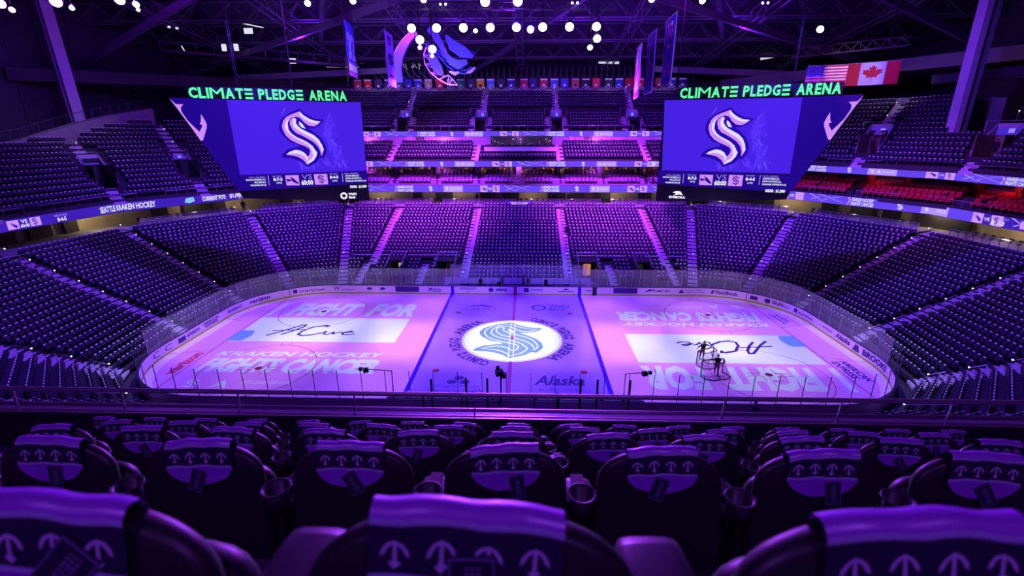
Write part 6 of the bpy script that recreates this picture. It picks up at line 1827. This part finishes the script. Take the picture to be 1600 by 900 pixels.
# ------------------------------------------------------------------ padded seats with towels
def rounded(profile, y0, y1, bev, yshift=lambda x, z: 0.0):
    """closed solid from a front outline, with softened rims"""
    b = MB()
    n = len(profile)
    cx = sum(p[0] for p in profile) / n; cz = sum(p[1] for p in profile) / n
    layers = [(y0, 1 - bev * 2.2), (y0 + (y1 - y0) * .12, 1 - bev), (y0 + (y1 - y0) * .35, 1.0), (y0 + (y1 - y0) * .65, 1.0), (y0 + (y1 - y0) * .88, 1 - bev), (y1, 1 - bev * 2.2)]
    vs = []
    for y, s in layers:
        for x, z in profile:
            X, Z = cx + (x - cx) * s, cz + (z - cz) * s
            vs.append((X, y + yshift(X, Z), Z))
    fs = []
    for l in range(len(layers) - 1):
        for i in range(n):
            j = (i + 1) % n
            fs.append((l * n + i, l * n + j, (l + 1) * n + j, (l + 1) * n + i))
    fs += [tuple(range(n))[::-1], tuple((len(layers) - 1) * n + i for i in range(n))]
    return b.add(vs, fs)
# body space: x across, y towards the ice, z up from the top of the back (0)
arch = []
for i in range(25):
    a = PI * i / 24
    x = .225 * math.cos(a); z = -.165 + .165 * abs(math.sin(a)) ** .62
    arch.append((x, z))
prof = arch + [(-.235, -.40), (-.215, -.60), (.215, -.60), (.235, -.40)]
lean_f = lambda x, z: (z) * .16 + 0.0
back_m = rounded(prof, -.045, -.006, .03, lean_f)
def superell(w, h, n=20, e=.5):
    return [(w * math.copysign(abs(math.cos(2 * PI * i / n)) ** e, math.cos(2 * PI * i / n)), h * math.copysign(abs(math.sin(2 * PI * i / n)) ** e, math.sin(2 * PI * i / n))) for i in range(n)]
pad_violet = mat('towel_violet', (0.30, 0.06, 0.60), 0.5, spec=.4, noise=.12, nscale=12, bump=.1, bscale=300)
pad_dark = mat('towel_navy', (0.018, 0.013, 0.05), 0.7, noise=.2, nscale=12, bump=.1, bscale=300)
pad_light = mat('towel_pale_stripe', (0.42, 0.38, 0.70), 0.6, noise=.1, nscale=12)
anch_m = mat('towel_anchor_print', (0.55, 0.45, 0.75), 0.7)
tag_m = mat('card_tag_black', (0.025, 0.015, 0.05), 0.35)
tag_t = mat('card_tag_print', (0.22, 0.17, 0.40), 0.5)
def make_seat(cup=True):
    t = empty('padded_seat')
    back_m.build('backrest', leather, t, True)
    c = rounded(superell(.20, .19, 24, .45), .0, .075, .05); c.v = [(x, y + .005 + (z - .0) * .12, z - .36) for x, y, z in c.v]
    c.build('folded_cushion', leather, t, True)
    a = rounded(superell(.060, .026, 16, .6), .0, .15, .06); a.v = [(x - .28, y - .03, z - .20) for x, y, z in a.v]
    if cup: a.v = [(x * 1.0, y - .01, z - .06) for x, y, z in a.v]
    a.build('armrest', armpad, t, True)
    MB().box((-.28, .06, -.52), (.05, .10, .60)).build('armrest_post', blackmetal, t)
    n = 28
    ch = MB().tube([(-.28 + .05 * math.cos(2 * PI * k / n), .05 * math.sin(2 * PI * k / n) - .08, -.15) for k in range(n)], .0045, 6, True)
    ch.lathe([(.034, -.10), (.046, 0), (.042, 0), (.032, -.09), (.001, -.09)], (-.28, -.08, -.15), 20)
    if cup:
        ch.build('cup_holder', mat('cup_holder_plastic', (.03, .022, .035), .4), t, True)
    MB().box((0, .08, -.86), (.40, .08, .30)).build('base', blackmetal, t)
    return t
def make_towel(kind):
    """cloth folded over the top of the backrest"""
    t = empty('draped_towel')
    w = .122
    yb = lambda z: -.052 + .16 * z          # rear face of the backrest (towards the camera)
    def cloth(u, s, lift=0.0):
        """s: 0 at rear hem, 1 at crest, 1.35 front hem"""
        x = u * w
        if s <= .9:
            z = -.145 + .147 * (s / .9)
            y = yb(z) - .004 - lift
        elif s <= 1.12:
            a = (s - .9) / .22 * PI
            r = .019
            y = yb(0) - .004 + r - r * math.cos(a) - lift * math.cos(a); z = .002 + .020 * math.sin(a) + lift * math.sin(a)
        else:
            z = .002 - .08 * (s - 1.12) / .23; y = yb(0) + .036 + .16 * z + lift
        wr = .0022 * math.sin(7 * u + kind * 2.1 + s * 6) + (.004 * u * (kind % 4 - 1)) * (1 if s > .8 else .3)
        return (x, y - abs(wr) * .6, z + wr - .006 * (u * u) * (1 if s > .6 else 0))
    def patch(s0, s1, m, lift, name, u0=-1, u1=1, curve=None, nu=12, ns=8, arc=0.0):
        b = MB(); vs = []; fs = []
        for i in range(nu + 1):
            u = u0 + (u1 - u0) * i / nu
            for j in range(ns + 1):
                lo = s0 if curve is None else s0 + curve(u)
                hi = s1 + arc * (1 - u * u)
                s = lo + (hi - lo) * j / ns
                vs.append(cloth(u, s, lift))
        for i in range(nu):
            for j in range(ns):
                a = i * (ns + 1) + j
                fs.append((a, a + ns + 1, a + ns + 2, a + 1))
        b.add(vs, fs); return b.build(name, m, t, True)
    lens = lambda u: .42 * (1 - math.sqrt(max(0, 1 - (u * .98) ** 2)))
    arc0 = .03
    patch(.02, .40, pad_violet, .001, 'violet_field', curve=lens, arc=arc0)
    patch(.40, .455, pad_light, .0015, 'pale_stripe', arc=arc0 + 0, nu=12, ns=2, curve=lambda u: arc0 * (1 - u * u))
    band = patch(.45, .90, pad_dark, .001, 'navy_band', curve=lambda u: arc0 * (1 - u * u))
    patch(.90, .93, pad_light, .002, 'crest_stripe_highlight', nu=12, ns=3)  # pale towel stripe that also stands for the highlight along the fold
    patch(.93, 1.12, mat('towel_crest_satin', (0.34, 0.07, 0.62), 0.34, spec=.9, bump=.08, bscale=200), .002, 'folded_crest', nu=14, ns=10)
    patch(1.12, 1.30, pad_dark, .001, 'front_flap')
    # four anchor prints
    for k in range(4):
        b = MB()
        u0 = -.72 + k * .48
        P = [(-1.15, -.15), (-1.0, .5), (-.6, 1.0), (0, 1.3), (.6, 1.0), (1.0, .5), (1.15, -.15), (.8, .1), (.62, .5), (.35, .8), (.14, .92), (.16, -.6), (.5, -.85), (0, -1.4), (-.5, -.85), (-.16, -.6), (-.14, .92), (-.35, .8), (-.62, .5), (-.8, .1)]
        b.add([cloth(u0 + dx / w * .0165, .66 + dy * .10, .0035) for dx, dy in P], [tuple(range(len(P)))])
        b.build('anchor_print', anch_m, band)
    # hanging card tag
    ang = (0.0, .55, -.35, .12, -.72, .08)[kind]
    tg = empty('card_tag'); tg.parent = t
    cxz = ((.15, .22), (.10, .22), (-.10, .22), (.35, .20), (.28, .50), (.10, .42))[kind]
    def Tg(u, v, l=0):
        px_, pz = u * (.027 if kind < 4 else .030), v * (.044 if kind < 4 else .055)
        X = px_ * math.cos(ang) - pz * math.sin(ang); Z = px_ * math.sin(ang) + pz * math.cos(ang)
        x0, y0, z0 = cloth(cxz[0], cxz[1], .006)
        z = z0 + Z - .012
        return (x0 + X, yb(z) - .009 - l, z)
    bpy.data.objects.remove(tg)
    b = MB().add([Tg(-1, -1), Tg(1, -1), Tg(1, 1), Tg(-1, 1), Tg(-1, -1, .0015), Tg(1, -1, .0015), Tg(1, 1, .0015), Tg(-1, 1, .0015)], [(0, 3, 2, 1), (4, 5, 6, 7), (0, 1, 5, 4), (1, 2, 6, 5), (2, 3, 7, 6), (3, 0, 4, 7)])
    ctag = b.build('card_tag', tag_m, t)
    b = MB()
    for a in (-.96, .90):
        b.add([Tg(a, -.96, .002), Tg(a + .06, -.96, .002), Tg(a + .06, .96, .002), Tg(a, .96, .002)], [(0, 1, 2, 3)]); b.add([Tg(-.96, a, .002), Tg(-.96, a + .05, .002), Tg(.96, a + .05, .002), Tg(.96, a, .002)], [(0, 1, 2, 3)])
    for r in range(3):
        for k in range(11):
            v0 = .72 - k * .135; h = .05 + .04 * ((k * 7 + r * 3) % 3) / 2
            u = -.28 + r * .24
            b.add([Tg(u, v0, .002), Tg(u + .17, v0, .002), Tg(u + .17, v0 - h, .002), Tg(u, v0 - h, .002)], [(0, 3, 2, 1)])
    b.build('card_print', tag_t, ctag)
    return t
seat0 = make_seat()
seat_front = make_seat(False)
tow = [make_towel(k) for k in range(6)]
used_t = [False] * 6
rowname = ('nearest row', 'second row', 'third row', 'fourth row', 'fifth row')
cnt = (1, 3, 5, 6, 8)
first = True
rr = random.Random(11)
def pos(n, N):
    if n == 0: return 'in the middle'
    return '%d seat%s %s of the middle' % (abs(n), '' if abs(n) == 1 else 's', 'left' if n < 0 else 'right')
pattern = [2, 0, 1, 3, 0, 3, 1, 2]
for k in range(5):
    for n in range(-cnt[k], cnt[k] + 1):
        x = 1.2 + .56 * n; y = -41.11 + .958 * k; z = 18.052 - .614 * k
        if k == 0: s = copy_tree(seat_front)
        else:
            s = seat0 if first else copy_tree(seat0)
            first = False
        s.location = (x, y, z); s.rotation_euler = (0, 0, rr.uniform(-.02, .02))
        tag(s, 'black padded seat, %s of the near balcony, %s' % (rowname[k], pos(n, cnt[k])), 'seat', 'padded seats of the near balcony, %s' % rowname[k])
        q = pattern[(n * 3 + k * 5) % 8]
        if k == 0: q = {-1: 4, 0: 5, 1: 0}[n]
        w = tow[q] if not used_t[q] else copy_tree(tow[q])
        used_t[q] = True
        w.location = (x - (.0 if k else .0), y, z + .0015); w.rotation_euler = (0, rr.uniform(-.04, .04) if k else {-1: .02, 0: .07, 1: -.06}[n], s.rotation_euler[2])
        tag(w, 'anchor towel draped over a padded seat, %s, %s' % (rowname[k], pos(n, cnt[k])), 'towel', 'anchor towels, %s' % rowname[k])
for ch in list(seat_front.children): bpy.data.objects.remove(ch)
bpy.data.objects.remove(seat_front)
